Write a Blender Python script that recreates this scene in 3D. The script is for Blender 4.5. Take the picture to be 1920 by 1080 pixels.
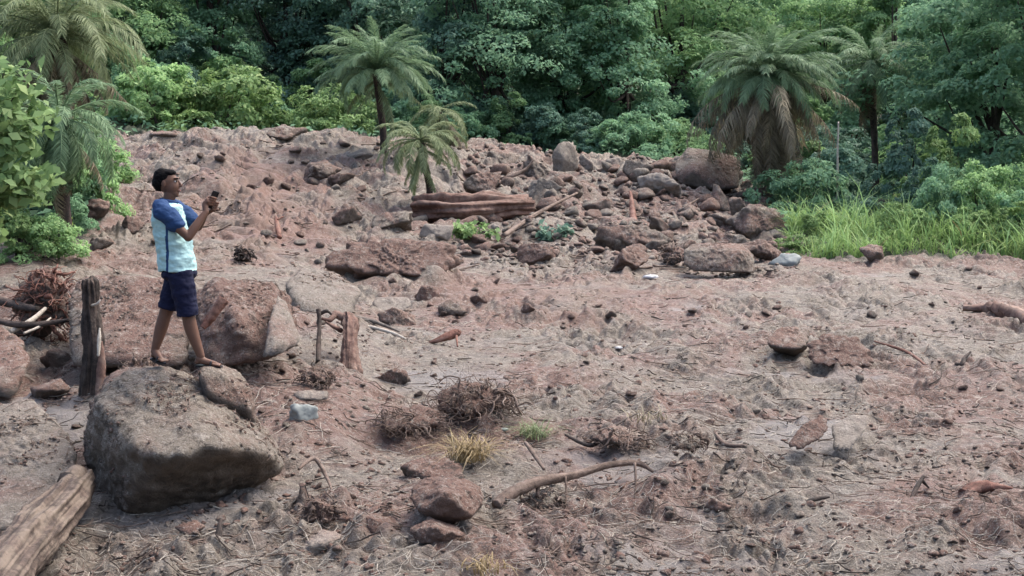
import bpy, bmesh, math, random
import numpy as np
from mathutils import Vector, Matrix, Quaternion
R = math.radians
SC = bpy.context.scene
for o in list(bpy.data.objects): bpy.data.objects.remove(o)
COL = SC.collection
# ------------------------------------------------------------------ camera, sky, sun, exposure
F = 2318.0; CZ = 3.05; PIT = math.atan(210 / F)
cd = bpy.data.cameras.new('camera'); cam = bpy.data.objects.new('camera', cd); COL.objects.link(cam)
cd.sensor_width = 36; cd.lens = 36 * F / 1920; cd.clip_end = 600; cd.clip_start = 0.1
cam.location = (0, 0, CZ); cam.rotation_euler = (R(90) - PIT, 0, 0); SC.camera = cam
SUN_EL, SUN_AZ = R(60), R(55)          # azimuth measured from +Y towards +X
W = bpy.data.worlds.new('World'); SC.world = W; W.use_nodes = True
nt = W.node_tree; bg = nt.nodes['Background']
sky = nt.nodes.new('ShaderNodeTexSky'); sky.sky_type = 'NISHITA'; sky.sun_disc = False
sky.sun_elevation = SUN_EL; sky.sun_rotation = SUN_AZ; sky.dust_density = 6; sky.air_density = 1.0; sky.ozone_density = 1.0
nt.links.new(sky.outputs[0], bg.inputs[0]); bg.inputs[1].default_value = 0.15
sl = bpy.data.lights.new('sun', 'SUN'); sl.energy = 1.0; sl.angle = R(35); sl.color = (1, .97, .92)
so = bpy.data.objects.new('sun', sl); COL.objects.link(so)
sd = Vector((math.cos(SUN_EL) * math.sin(SUN_AZ), math.cos(SUN_EL) * math.cos(SUN_AZ), math.sin(SUN_EL)))
so.rotation_euler = sd.to_track_quat('Z', 'Y').to_euler(); so.location = (0, 0, 40)
SC.view_settings.view_transform = 'Standard'; SC.view_settings.look = 'None'
SC.view_settings.exposure = 1.46; SC.view_settings.gamma = 1
# ------------------------------------------------------------------ noise
_rs = np.random.RandomState(7)
PERM = np.concatenate([_rs.permutation(4096)] * 3)
G2 = _rs.randn(4096, 2); G2 /= np.linalg.norm(G2, axis=1)[:, None]
G3 = _rs.randn(4096, 3); G3 /= np.linalg.norm(G3, axis=1)[:, None]
def fade(t): return t * t * t * (t * (t * 6 - 15) + 10)
def pn2(x, y, s=0):
    xi = np.floor(x).astype(np.int64); yi = np.floor(y).astype(np.int64); xf = x - xi; yf = y - yi
    u = fade(xf); v = fade(yf)
    def g(a, b):
        h = PERM[(PERM[(xi + a + s * 37) & 4095] + yi + b) & 4095]
        return G2[h, 0] * (xf - a) + G2[h, 1] * (yf - b)
    return 1.5 * ((g(0, 0) * (1 - u) + g(1, 0) * u) * (1 - v) + (g(0, 1) * (1 - u) + g(1, 1) * u) * v)
def pn3(p, s=0):
    i = np.floor(p).astype(np.int64); f = p - i; w = fade(f); out = 0
    for a in (0, 1):
        wa = w[:, 0] if a else 1 - w[:, 0]
        for b in (0, 1):
            wb = w[:, 1] if b else 1 - w[:, 1]
            for c in (0, 1):
                wc = w[:, 2] if c else 1 - w[:, 2]
                h = PERM[(PERM[(PERM[(i[:, 0] + a + s * 31) & 4095] + i[:, 1] + b) & 4095] + i[:, 2] + c) & 4095]
                out = out + wa * wb * wc * (G3[h] * (f - np.array([a, b, c]))).sum(1)
    return 1.5 * out
def fbm3(p, s=0, o=4):
    r = 0; a = 1
    for k in range(o): r = r + a * pn3(p * 2 ** k + k * 17.3, s + k); a *= .5
    return r
# ------------------------------------------------------------------ pixel <-> world
def ray(px, py):
    u = (px - 960) / F; v = (540 - py) / F
    return np.array([u, math.cos(PIT) + v * math.sin(PIT), -math.sin(PIT) + v * math.cos(PIT)])
def P(px, py, Y):
    d = ray(px, py); t = Y / d[1]
    return np.array([d[0] * t, Y, CZ + d[2] * t])
def zrow(py, Y): return P(960, py, Y)[2]
# ------------------------------------------------------------------ terrain heights
FY = [8.1, 9.5, 12, 16]; FP = [1078, 950, 795, 647]
prof = {
 -300: [(20, 520), (22, 455), (25, 400), (30, 345), (36, 300), (46, 250), (60, 190)],
 60:   [(20, 525), (22, 470), (24, 430), (28, 385), (34, 330), (42, 265), (60, 200)],
 200:  [(20, 545), (23, 478), (26, 432), (30, 370), (34, 310), (38, 262), (42, 246), (60, 200)],
 400:  [(20, 548), (23, 490), (26, 435), (30, 362), (34, 300), (38, 254), (40, 250), (45, 262), (60, 210)],
 600:  [(20, 556), (24, 488), (27, 436), (30, 385), (34, 318), (38, 262), (40, 252), (45, 262), (60, 220)],
 760:  [(20, 556), (24, 500), (27, 450), (30, 395), (34, 325), (38, 272), (41, 262), (46, 275), (60, 230)],
 900:  [(20, 559), (24, 502), (27, 455), (30, 405), (34, 345), (38, 295), (41, 278), (46, 285), (60, 240)],
 1050: [(20, 559), (24, 503), (27, 455), (31, 400), (35, 345), (39, 308), (42, 298), (46, 300), (60, 250)],
 1250: [(20, 559), (24, 505), (27, 460), (31, 405), (35, 352), (39, 316), (42, 306), (46, 306), (60, 250)],
 1400: [(20, 559), (24, 505), (27, 474), (31, 425), (35, 385), (39, 355), (42, 345), (46, 335), (60, 260)],
 1500: [(20, 559), (24, 500), (28, 460), (32, 430), (36, 405), (40, 385), (46, 355), (60, 270)],
 1700: [(20, 559), (24, 498), (28, 462), (34, 425), (40, 390), (46, 350), (60, 270)],
 2200: [(20, 559), (24, 498), (28, 462), (34, 420), (40, 380), (46, 330), (60, 250)]}
AP = 8.0; AM = .46
TA = np.linspace(-AM, AM, 300); TY = np.concatenate([np.linspace(-4, 22, 200), np.linspace(22.2, 60, 240), np.linspace(61, 150, 60)])
keys = sorted(prof); tab = np.zeros((len(keys), len(TY)))
for i, k in enumerate(keys):
    pts = [(y, p) for y, p in zip(FY, FP)] + prof[k] + [(90, 70), (150, -110)]
    if k <= 600: pts = [(8.1, 1078), (9.5, 950), (10.4, 882), (12, 742), (13, 692), (14.5, 642), (17, 580)] + [q for q in prof[k] if q[0] > 19] + [(90, 70), (150, -110)]
    ys = [-4, 2] + [a for a, b in pts]; zs = [-.1, .1] + [zrow(b, a) for a, b in pts]
    tab[i] = np.interp(TY, ys, zs)
kc = np.array([(k - 960) / F for k in keys])
YY, AA = np.meshgrid(TY, TA, indexing='ij')
cc = AA * (YY + AP) / np.maximum(YY, 3)
cc = np.clip(cc, kc[0], kc[-1])
ci = np.clip(np.searchsorted(kc, cc) - 1, 0, len(kc) - 2)
w = (cc - kc[ci]) / (kc[ci + 1] - kc[ci]); w = w * w * (3 - 2 * w)
yi = np.broadcast_to(np.arange(len(TY))[:, None], cc.shape)
BASE = tab[ci, yi] * (1 - w) + tab[ci + 1, yi] * w
for _ in range(5):
    B = BASE.copy(); B[1:-1] = (BASE[:-2] + BASE[1:-1] * 2 + BASE[2:]) / 4
    B2 = B.copy(); B2[:, 1:-1] = (B[:, :-2] + B[:, 1:-1] * 2 + B[:, 2:]) / 4; BASE = B2
def lookup(grid, Ys, As, X, Y):
    a = X / (Y + AP); fi = np.interp(Y, Ys, np.arange(len(Ys))); fj = (a - As[0]) / (As[1] - As[0])
    fi = np.clip(fi, 0, len(Ys) - 1.001); fj = np.clip(fj, 0, len(As) - 1.001)
    i = fi.astype(int); j = fj.astype(int); u = fi - i; v = fj - j
    return (grid[i, j] * (1 - v) + grid[i, j + 1] * v) * (1 - u) + (grid[i + 1, j] * (1 - v) + grid[i + 1, j + 1] * v) * u
GA = np.linspace(-AM, AM, 1500)
inv = 1 / np.linspace(1 / 7.0, 1 / 22.0, 640)
GY = np.concatenate([np.linspace(-3.5, 6.9, 130), inv, np.arange(22.045, 42, .045), np.arange(42.2, 60, .25), np.arange(60.5, 148, 1.2)])
gY, gA = np.meshgrid(GY, GA, indexing='ij'); gX = gA * (gY + AP)
base = lookup(BASE, TY, TA, gX, gY)
def bil(x, y, s): return np.abs(pn2(x, y, s)) * 2.4 - .3
wx = gX + .5 * pn2(gX / 1.3, gY / 1.3, 40); wy = gY + .5 * pn2(gX / 1.3, gY / 1.3, 41)
mound = np.clip((gY - 24) / 4, 0, 1) * np.clip((gY * 0 + 1.0), 0, 1)
calm = np.clip(.5 + 1.6 * pn2(gX / 2.6, gY / 3.4, 11), 0, 1)            # 0 = smooth silt, 1 = churned
calm = np.clip(calm + mound * .6 + .25, .25, 1.25)
det = .10 * pn2(wx / 2.4, wy / 2.4, 1) + .055 * pn2(wx / 1.0, wy / 1.1, 2) * (1 + 1.2 * mound)
brk = np.clip(.55 + 1.5 * pn2(gX / .7, gY / .8, 50), .15, 1.4)                     # broken, clodded patches
det = det + calm * (.055 * bil(wx / .62, wy / .8, 3) + .034 * bil(wx / .27, wy / .31, 4) * 1.1 + brk * (.020 * pn2(wx / .15, wy / .15, 5)
                    + .017 * bil(gX / .10, gY / .10, 6) + .011 * pn2(gX / .055, gY / .055, 8)))
q1 = pn2(wx / .33, wy / .33, 51); det = det + calm * .026 * np.tanh(q1 * 9) * brk      # ledges of torn mud
det = det + mound * (.24 * pn2(wx / 3.2, wy / 2.8, 14) + .13 * bil(wx / 1.7, wy / 1.3, 15) + .07 * np.tanh(5 * pn2(wx / .8, wy / .7, 16)))
clumpy = np.clip(pn2(gX / .9, gY / 1.0, 21) * 3 - .3, 0, 1)
det = det + clumpy * .07 * np.clip(bil(gX / .2, gY / .2, 22), 0, 1)
for (bx, by, sx_, sy_, hh_) in [(1290, 10.1, .42, .30, .13), (760, 21.6, 1.15, .8, .30), (1000, 10.9, .7, .35, .10), (880, 12.3, .5, .5, .16), (765, 11.8, .4, .35, .14), (1560, 15.3, .7, .5, .10), (540, 11.2, .5, .5, .15), (1450, 11.6, .7, .4, .12), (1700, 21, 1.6, .8, .14), (60, 17, 1.5, 1.2, .3)]:
    X0 = (bx - 960) / F * by; e_ = ((gX - X0) / sx_) ** 2 + ((gY - by) / sy_) ** 2 + .5 * pn2(gX / .5, gY / .5, 61); det = det + hh_ * np.exp(-np.clip(e_, 0, 20) ** 1.5)
far = np.clip((gY - 50) / 20, 0, 1); _s = np.clip((pn2(gX / 1.9 + 3, gY / 1.5, 33) * 2.4 - .4 - np.clip((gY - 10) / 5, 0, 1)) * 2, 0, 1); det = det * (1 - .45 * _s)
det = det * (1 - far) + far * (.5 * pn2(gX / 6, gY / 6, 9))
H = base + det - .06
def zt(x, y):
    return float(lookup(H, GY, GA, np.array([x]), np.array([y]))[0])
def ztv(x, y): return lookup(H, GY, GA, x, y)
def at(px, py):
    """point where the line of sight through a photo pixel meets the ground"""
    d = ray(px, py); t = np.concatenate([np.arange(5, 45, .03), np.arange(45, 140, .3)]) / d[1]
    X = d[0] * t; Y = d[1] * t; Z = CZ + d[2] * t; h = ztv(X, Y); k = np.nonzero(Z <= h)[0]
    k = k[0] if len(k) else len(t) - 1
    return np.array([X[k], Y[k], h[k]])
# ------------------------------------------------------------------ node helpers
def mat(name, rough=.8, spec=.3):
    m = bpy.data.materials.new(name); m.use_nodes = True; n = m.node_tree; b = n.nodes['Principled BSDF']
    b.inputs['Roughness'].default_value = rough; b.inputs['Specular IOR Level'].default_value = spec
    return m, n, b
def N(n, t, **k):
    x = n.nodes.new(t)
    for a, b in k.items():
        if a in x.inputs: x.inputs[a].default_value = b
        else: setattr(x, a, b)
    return x
def noise(n, vec, scale, detail=5, rough=.6, dist=0.0):
    x = N(n, 'ShaderNodeTexNoise'); x.inputs['Scale'].default_value = scale; x.inputs['Detail'].default_value = detail
    x.inputs['Roughness'].default_value = rough; x.inputs['Distortion'].default_value = dist
    n.links.new(vec, x.inputs['Vector']); return x.outputs['Fac']
def rng(n, src, a, b, c=0, d=1):
    x = N(n, 'ShaderNodeMapRange'); n.links.new(src, x.inputs[0])
    for i, v in enumerate((a, b, c, d)): x.inputs[i + 1].default_value = v
    return x.outputs[0]
def mixc(n, fac, c1, c2, mode='MIX'):
    x = n.nodes.new('ShaderNodeMix'); x.data_type = 'RGBA'; x.blend_type = mode
    for v, s in ((fac, x.inputs[0]), (c1, x.inputs[6]), (c2, x.inputs[7])):
        if isinstance(v, (int, float)): s.default_value = v
        elif isinstance(v, tuple): s.default_value = (*v, 1)
        else: n.links.new(v, s)
    return x.outputs[2]
def math2(n, op, a, b):
    x = n.nodes.new('ShaderNodeMath'); x.operation = op
    for v, s in ((a, x.inputs[0]), (b, x.inputs[1])):
        if isinstance(v, (int, float)): s.default_value = v
        else: n.links.new(v, s)
    return x.outputs[0]
def bump(n, b, h, st=.5, dist=.02):
    x = N(n, 'ShaderNodeBump'); x.inputs['Strength'].default_value = st; x.inputs['Distance'].default_value = dist
    n.links.new(h, x.inputs['Height']); n.links.new(x.outputs[0], b.inputs['Normal'])
GREY = (.198, .170, .138); RED = (.178, .106, .084); PALE = (.40, .365, .32); DARK = (.038, .028, .023)
def mud_color(n, pos, redbias=0.0):
    a = rng(n, noise(n, pos, .55, 5, .6, .6), .47 - redbias, .57 - redbias)
    c = mixc(n, a, GREY, RED)
    a2 = rng(n, noise(n, pos, 3.5, 6, .7, .4), .50, .68)
    c = mixc(n, math2(n, 'MULTIPLY', a2, .55), c, RED)
    a3 = rng(n, noise(n, pos, 9, 6, .8), .52, .66)
    c = mixc(n, math2(n, 'MULTIPLY', a3, .7), c, PALE)
    a4 = rng(n, noise(n, pos, 20, 5, .85, .6), .38, .47, 1, 0)
    c = mixc(n, math2(n, 'MULTIPLY', a4, .75), c, DARK)
    a5 = rng(n, noise(n, pos, 34, 3, .7, 1.2), .57, .66)
    c = mixc(n, math2(n, 'MULTIPLY', a5, .8), c, PALE)
    a6 = rng(n, noise(n, pos, 6.5, 6, .8, 1.0), .40, .45, 1, 0)
    c = mixc(n, math2(n, 'MULTIPLY', a6, .7), c, DARK)
    a7 = rng(n, noise(n, pos, 55, 3, .8, .8), .33, .42, 1, 0)
    c = mixc(n, math2(n, 'MULTIPLY', a7, .85), c, DARK)
    return c
# mud
M = {}
m, n, b = mat('mud', .72, .35)
pos = N(n, 'ShaderNodeNewGeometry').outputs['Position']
c = mud_color(n, pos)
att = N(n, 'ShaderNodeAttribute', attribute_name='zone')
sep = N(n, 'ShaderNodeSeparateColor'); n.links.new(att.outputs['Color'], sep.inputs[0])
silt = mixc(n, rng(n, noise(n, pos, 5, 5, .6), .3, .7), (.20, .18, .165), (.29, .265, .25))
c = mixc(n, sep.outputs[1], c, silt)
c = mixc(n, math2(n, 'MULTIPLY', sep.outputs[2], .75), c, RED)
fl = mixc(n, noise(n, pos, 1.5, 5), (.02, .03, .018), (.05, .07, .035))
c = mixc(n, sep.outputs[0], c, fl)
n.links.new(c, b.inputs['Base Color'])
n.links.new(math2(n, 'SUBTRACT', rng(n, noise(n, pos, 2.0, 6), .38, .62, .40, .75), math2(n, 'MULTIPLY', sep.outputs[1], .18)), b.inputs['Roughness'])
hh = math2(n, 'ADD', noise(n, pos, 14, 8, .75), math2(n, 'MULTIPLY', noise(n, pos, 60, 4, .7), .4))
bump(n, b, hh, 1.0, .06); M['mud'] = m
def earth_mat(name, redbias=0.0, tops=True, rock=((.20, .165, .14), (.34, .29, .25)), top=.75, bs=.8, dist=.02, scale=1.0, lo=-.15):
    m, n, b = mat(name, .78, .3)
    tc = N(n, 'ShaderNodeTexCoord').outputs['Object']; oi = N(n, 'ShaderNodeObjectInfo')
    ad = N(n, 'ShaderNodeVectorMath', operation='ADD'); n.links.new(tc, ad.inputs[0])
    cb = N(n, 'ShaderNodeCombineXYZ'); mm = math2(n, 'MULTIPLY', oi.outputs['Random'], 37.0)
    for k in range(3): n.links.new(mm, cb.inputs[k])
    n.links.new(cb.outputs[0], ad.inputs[1]); pos = ad.outputs[0]
    mud = mud_color(n, pos, redbias)
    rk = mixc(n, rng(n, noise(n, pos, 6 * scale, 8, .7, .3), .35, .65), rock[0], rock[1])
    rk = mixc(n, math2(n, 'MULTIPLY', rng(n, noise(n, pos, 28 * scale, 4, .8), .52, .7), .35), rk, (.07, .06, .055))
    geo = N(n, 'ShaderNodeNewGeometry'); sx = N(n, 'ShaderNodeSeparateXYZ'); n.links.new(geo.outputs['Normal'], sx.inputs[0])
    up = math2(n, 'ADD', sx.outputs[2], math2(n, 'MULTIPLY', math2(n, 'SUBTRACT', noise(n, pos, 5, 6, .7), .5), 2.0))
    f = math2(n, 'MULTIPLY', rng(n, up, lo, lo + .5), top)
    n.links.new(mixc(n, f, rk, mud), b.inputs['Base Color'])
    h = math2(n, 'ADD', noise(n, pos, 13 * scale, 8, .75), math2(n, 'MULTIPLY', noise(n, pos, 50 * scale, 4, .7), .4))
    bump(n, b, h, bs, dist); M[name] = m; return m
earth_mat('muddy_rock', 0.03, rock=((.075, .060, .051), (.165, .135, .112)), top=.95, bs=1, dist=.05)  # dark rock tone on sides and undersides: damp rock plus painted shade
earth_mat('red_clod', .16, rock=((.098, .064, .052), (.175, .118, .096)), top=.85, bs=1, dist=.06)
earth_mat('grey_rock', -.1, rock=((.12, .108, .098), (.25, .225, .20)), top=.7, bs=1, dist=.04)
earth_mat('pale_rock', -.1, rock=((.20, .175, .155), (.36, .32, .28)), top=.5, bs=1, dist=.04)
earth_mat('dark_rock', .05, rock=((.042, .032, .027), (.10, .075, .06)), top=.7, bs=1, dist=.04)
earth_mat('boulder', -.02, rock=((.075, .058, .045), (.165, .130, .10)), top=.97, bs=1, dist=.06, lo=-.30)  # mud settles on top; lower rock darkened for damp and for undercut shade
def wood(name, c1, c2, c3, sc=9, patch=.5):
    m, n, b = mat(name, .75, .25)
    tc = N(n, 'ShaderNodeTexCoord').outputs['Object']
    c = mixc(n, rng(n, noise(n, tc, sc, 7, .7, .5), .38, .62), c1, c2)
    c = mixc(n, math2(n, 'MULTIPLY', rng(n, noise(n, tc, sc * .35, 5, .6), .5, .6), patch), c, c3)
    at_ = N(n, 'ShaderNodeAttribute', attribute_name='tint'); sp_ = N(n, 'ShaderNodeSeparateColor'); n.links.new(at_.outputs['Color'], sp_.inputs[0])
    c = mixc(n, rng(n, sp_.outputs[1], .45, .1, 0, .55), c, tuple(x * .45 for x in c1)); c = mixc(n, rng(n, sp_.outputs[1], .6, .95, 0, .35), c, c3)
    n.links.new(c, b.inputs['Base Color'])
    bump(n, b, noise(n, tc, sc * 3, 7, .75, .4), .8, .02); M[name] = m
wood('bark_peeling', (.050, .037, .031), (.135, .100, .082), (.21, .17, .135), 14, .6)
wood('bark_red', (.09, .052, .042), (.20, .12, .095), (.26, .19, .155), 10, .5)
wood('bark_dark', (.022, .018, .016), (.062, .048, .042), (.12, .085, .07), 12, .4)
wood('bark_grey', (.07, .06, .052), (.15, .13, .11), (.19, .165, .14), 10, .5)
wood('wood_pale', (.32, .285, .24), (.48, .44, .38), (.56, .52, .45), 20, .5)
wood('root_red', (.10, .045, .032), (.22, .105, .08), (.24, .15, .12), 12, .5)
wood('root_brown', (.08, .056, .044), (.18, .13, .105), (.25, .195, .165), 15, .5)
def leaf_mat(name, lo, hi, tip=None, tr=.35, rough=.5, hue=.5):
    m, n, b = mat(name, rough, .12)
    att = N(n, 'ShaderNodeAttribute', attribute_name='tint'); oi = N(n, 'ShaderNodeObjectInfo')
    sp = N(n, 'ShaderNodeSeparateColor'); n.links.new(att.outputs['Color'], sp.inputs[0])
    c = mixc(n, sp.outputs[0], lo, hi)
    c = mixc(n, math2(n, 'MULTIPLY', math2(n, 'POWER', sp.outputs[1], 8.0), .6), c, tip or (hi[0] * 1.7, hi[1] * 1.3, hi[2]))
    c = mixc(n, math2(n, 'MULTIPLY', oi.outputs['Random'], hue), c, tuple(x * .62 for x in lo[:2]) + (lo[2] * .8,))
    n.links.new(c, b.inputs['Base Color'])
    t = N(n, 'ShaderNodeBsdfTranslucent'); n.links.new(c, t.inputs[0]); mx = N(n, 'ShaderNodeMixShader'); mx.inputs[0].default_value = tr
    n.links.new(b.outputs[0], mx.inputs[1]); n.links.new(t.outputs[0], mx.inputs[2])
    n.links.new(mx.outputs[0], n.nodes['Material Output'].inputs[0]); M[name] = m
leaf_mat('leaf_teal', (.13, .255, .145), (.31, .52, .29), (.50, .68, .42), tr=.42, rough=.7)
leaf_mat('leaf_mid', (.15, .28, .12), (.37, .57, .25), (.56, .70, .36), tr=.42, rough=.7)
leaf_mat('leaf_light', (.12, .21, .08), (.27, .41, .16), (.44, .55, .24), hue=.2)
leaf_mat('leaf_yellow', (.20, .30, .08), (.42, .55, .18), (.60, .62, .15), hue=.1)
leaf_mat('leaf_deep', (.085, .165, .12), (.20, .34, .235), (.32, .47, .34))  # dark green; also paints the shade of the forest gap
leaf_mat('frond_green', (.11, .19, .10), (.26, .38, .22), (.38, .46, .26), hue=.25)
leaf_mat('frond_bright', (.15, .24, .08), (.34, .46, .18), (.48, .55, .25), hue=.25)
leaf_mat('frond_dry', (.15, .13, .085), (.37, .32, .215), (.47, .43, .30), tr=.2, hue=.6)
leaf_mat('frond_olive', (.14, .185, .09), (.29, .35, .19), (.38, .37, .22), hue=.25)
leaf_mat('grass_green', (.12, .22, .065), (.31, .46, .17), (.45, .54, .24), hue=0)
leaf_mat('grass_dry', (.16, .12, .065), (.31, .24, .13), (.36, .30, .18), tr=.2, hue=.2)
def plain(name, col, rough=.7, var=.15, sc=40, spec=.2, bs=.2):
    m, n, b = mat(name, rough, spec)
    tc = N(n, 'ShaderNodeTexCoord').outputs['Object']
    n.links.new(mixc(n, noise(n, tc, sc, 4), tuple(x * (1 - var) for x in col), tuple(min(1, x * (1 + var)) for x in col)), b.inputs['Base Color'])
    bump(n, b, noise(n, tc, sc * .7, 4), bs, .01); M[name] = m; return b
b = plain('skin', (.125, .068, .048), .5, .12, 25); b.inputs['Subsurface Weight'].default_value = .05
plain('skin_pale', (.42, .27, .21), .5, .1, 25)
plain('hair', (.005, .0045, .005), .8, .4, 120, .08, .6)
plain('cloth_mint', (.34, .53, .54), .85, .05, 14, .2, .5)
plain('cloth_blue', (.020, .050, .13), .85, .12, 14, .2, .5)
plain('cloth_navy', (.007, .009, .030), .85, .2, 14, .2, .5)
plain('phone_black', (.015, .015, .018), .3, .1)
plain('lip', (.19, .075, .06), .5, .1)
plain('eye_white', (.6, .58, .55), .3, .05)
plain('litter_white', (.42, .42, .43), .6, .1, 20)
plain('bluish_stone', (.19, .21, .205), .6, .2, 12)
# ------------------------------------------------------------------ mesh helpers
def mesh_np(name, V, Fc, material=None, parent=None, smooth=True, tint=None, loc=None):
    me = bpy.data.meshes.new(name); V = np.asarray(V, dtype=np.float32)
    if isinstance(Fc, np.ndarray):
        k = Fc.shape[1]; nf = len(Fc); me.vertices.add(len(V)); me.vertices.foreach_set('co', V.ravel())
        me.loops.add(nf * k); me.loops.foreach_set('vertex_index', Fc.astype(np.int32).ravel())
        me.polygons.add(nf); me.polygons.foreach_set('loop_start', np.arange(0, nf * k, k, dtype=np.int32))
        me.polygons.foreach_set('loop_total', np.full(nf, k, dtype=np.int32))
        me.update(calc_edges=True); me.validate()
    else: me.from_pydata(V.tolist(), [], Fc)
    if smooth: me.polygons.foreach_set('use_smooth', np.ones(len(me.polygons), dtype=bool))
    if tint is not None:
        a = me.color_attributes.new('tint', 'FLOAT_COLOR', 'POINT'); t = np.ones((len(V), 4), dtype=np.float32)
        t[:, :tint.shape[1]] = tint; a.data.foreach_set('color', t.ravel())
    if material: me.materials.append(M[material])
    o = bpy.data.objects.new(name, me); COL.objects.link(o)
    if parent is not None: o.parent = parent
    if loc is not None: o.location = loc
    return o
def tag(o, label, cat=None, group=None, kind=None):
    if label: o['label'] = label
    if cat: o['category'] = cat
    if group: o['group'] = group
    if kind: o['kind'] = kind
    return o
def empty(name, loc, label, cat, group=None, rz=0):
    o = bpy.data.objects.new(name, None); COL.objects.link(o); o.location = loc; o.rotation_euler = (0, 0, rz)
    o.empty_display_size = .2; return tag(o, label, cat, group)
def copy_tree(o, parent=None):
    c = o.copy(); COL.objects.link(c)
    if parent is not None: c.parent = parent
    for ch in o.children: copy_tree(ch, c)
    return c
class MB:
    def __init__(s): s.v = []; s.f = []; s.n = 0; s.t = []
    def add(s, V, Fc, t=None):
        V = np.asarray(V); s.v.append(V); s.f += [tuple(int(i) + s.n for i in f) for f in Fc]; s.n += len(V)
        s.t.append(np.zeros((len(V), 2)) if t is None else t)
    def build(s, name, material, parent=None, loc=None, **k):
        V = np.concatenate(s.v)
        if loc is not None: V = V - np.asarray(loc)
        return mesh_np(name, V, s.f, material, parent, tint=np.concatenate(s.t), loc=loc, **k)
def unit(v): v = np.asarray(v, float); return v / max(1e-9, np.linalg.norm(v))
def resample(pts, n):
    pts = np.asarray(pts, float); L = np.concatenate([[0], np.cumsum(np.linalg.norm(np.diff(pts[:, :3], axis=0), axis=1))])
    # catmull-rom through points
    out = []
    for q in np.linspace(0, len(pts) - 1, n):
        i = min(int(q), len(pts) - 2); t = q - i
        p0 = pts[max(i - 1, 0)]; p1 = pts[i]; p2 = pts[i + 1]; p3 = pts[min(i + 2, len(pts) - 1)]
        out.append(.5 * (2 * p1 + (p2 - p0) * t + (2 * p0 - 5 * p1 + 4 * p2 - p3) * t * t + (3 * p1 - p0 - 3 * p2 + p3) * t ** 3))
    return np.array(out)
def tube(mb, pts, rad, sides=6, n=None, rough=0, seed=0, close=True, flute=0):
    pts = np.asarray(pts, float); rad = np.broadcast_to(np.asarray(rad, float), (len(pts),))
    q = np.concatenate([pts, rad[:, None]], 1)
    if n: q = resample(q, n)
    p = q[:, :3]; r = np.maximum(q[:, 3], .0008); k = len(p)
    T = np.gradient(p, axis=0); T /= np.linalg.norm(T, axis=1)[:, None] + 1e-9
    up = np.array([0, 0, 1.]) if abs(T[0][2]) < .9 else np.array([1., 0, 0])
    V = []; a0 = unit(np.cross(T[0], up))
    ang = np.arange(sides) * 2 * math.pi / sides; GR = None
    if flute:
        ii = np.repeat(np.arange(k), sides) / k; ca = np.tile(np.cos(ang), k); sa = np.tile(np.sin(ang), k)
        GR = (1.1 * (pn3(np.column_stack([ca * 2.2, sa * 2.2, ii * 3 + seed]), 5) + .6 * pn3(np.column_stack([ca * 5.5, sa * 5.5, ii * 2 + seed]), 6) + .35 * np.tanh(7 * pn3(np.column_stack([ca * 3, sa * 3, ii * 2.5 + seed]), 8)))).reshape(k, sides)
    for i in range(k):
        a0 = unit(a0 - T[i] * np.dot(a0, T[i])); b0 = np.cross(T[i], a0)
        rr = r[i] * (1 + flute * GR[i]) if flute else np.full(sides, r[i])
        V.append(p[i] + (np.cos(ang) * rr)[:, None] * a0 + (np.sin(ang) * rr)[:, None] * b0)
    V = np.concatenate(V)
    if rough: 
        s = np.repeat(r, sides); ctr = np.repeat(p, sides, axis=0)
        V = V + (V - ctr) * (rough * fbm3(V / (np.mean(r) * 1.1) + seed, seed % 50, 4))[:, None]
    Fc = [(i * sides + j, i * sides + (j + 1) % sides, (i + 1) * sides + (j + 1) % sides, (i + 1) * sides + j) for i in range(k - 1) for j in range(sides)]
    if close:
        Vc = np.stack([V[:sides].mean(0), V[-sides:].mean(0)]); a = len(V); V = np.concatenate([V, Vc])
        Fc += [(a, (j + 1) % sides, j) for j in range(sides)] + [(a + 1, (k - 1) * sides + j, (k - 1) * sides + (j + 1) % sides) for j in range(sides)]
    tq = np.full((len(V), 2), (seed * .37) % 1.0); tq[:, 1] = .5
    if flute: tq[:k * sides, 1] = np.clip(.5 + 1.1 * pn3(np.column_stack([ca * 7, sa * 7, ii * 4 + seed]), 12) + .7 * pn3(np.column_stack([ca * 16, sa * 16, ii * 8]), 13), 0, 1)
    mb.add(V, Fc, tq)
ICO = {}
def ico(sub):
    if sub not in ICO:
        bm = bmesh.new(); bmesh.ops.create_icosphere(bm, subdivisions=sub, radius=1)
        V = np.array([v.co[:] for v in bm.verts]); Fc = np.array([[v.index for v in f.verts] for f in bm.faces]); bm.free(); ICO[sub] = (V / np.linalg.norm(V, axis=1)[:, None], Fc)
    return ICO[sub]
def hull_planes(pts):
    bm = bmesh.new()
    for p in pts: bm.verts.new(p)
    bmesh.ops.convex_hull(bm, input=bm.verts); bm.normal_update()
    n = np.array([f.normal[:] for f in bm.faces]); c = np.array([f.calc_center_median()[:] for f in bm.faces]); bm.free()
    d = (n * c).sum(1); s = np.sign(d); return n * s[:, None], np.abs(d)
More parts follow.
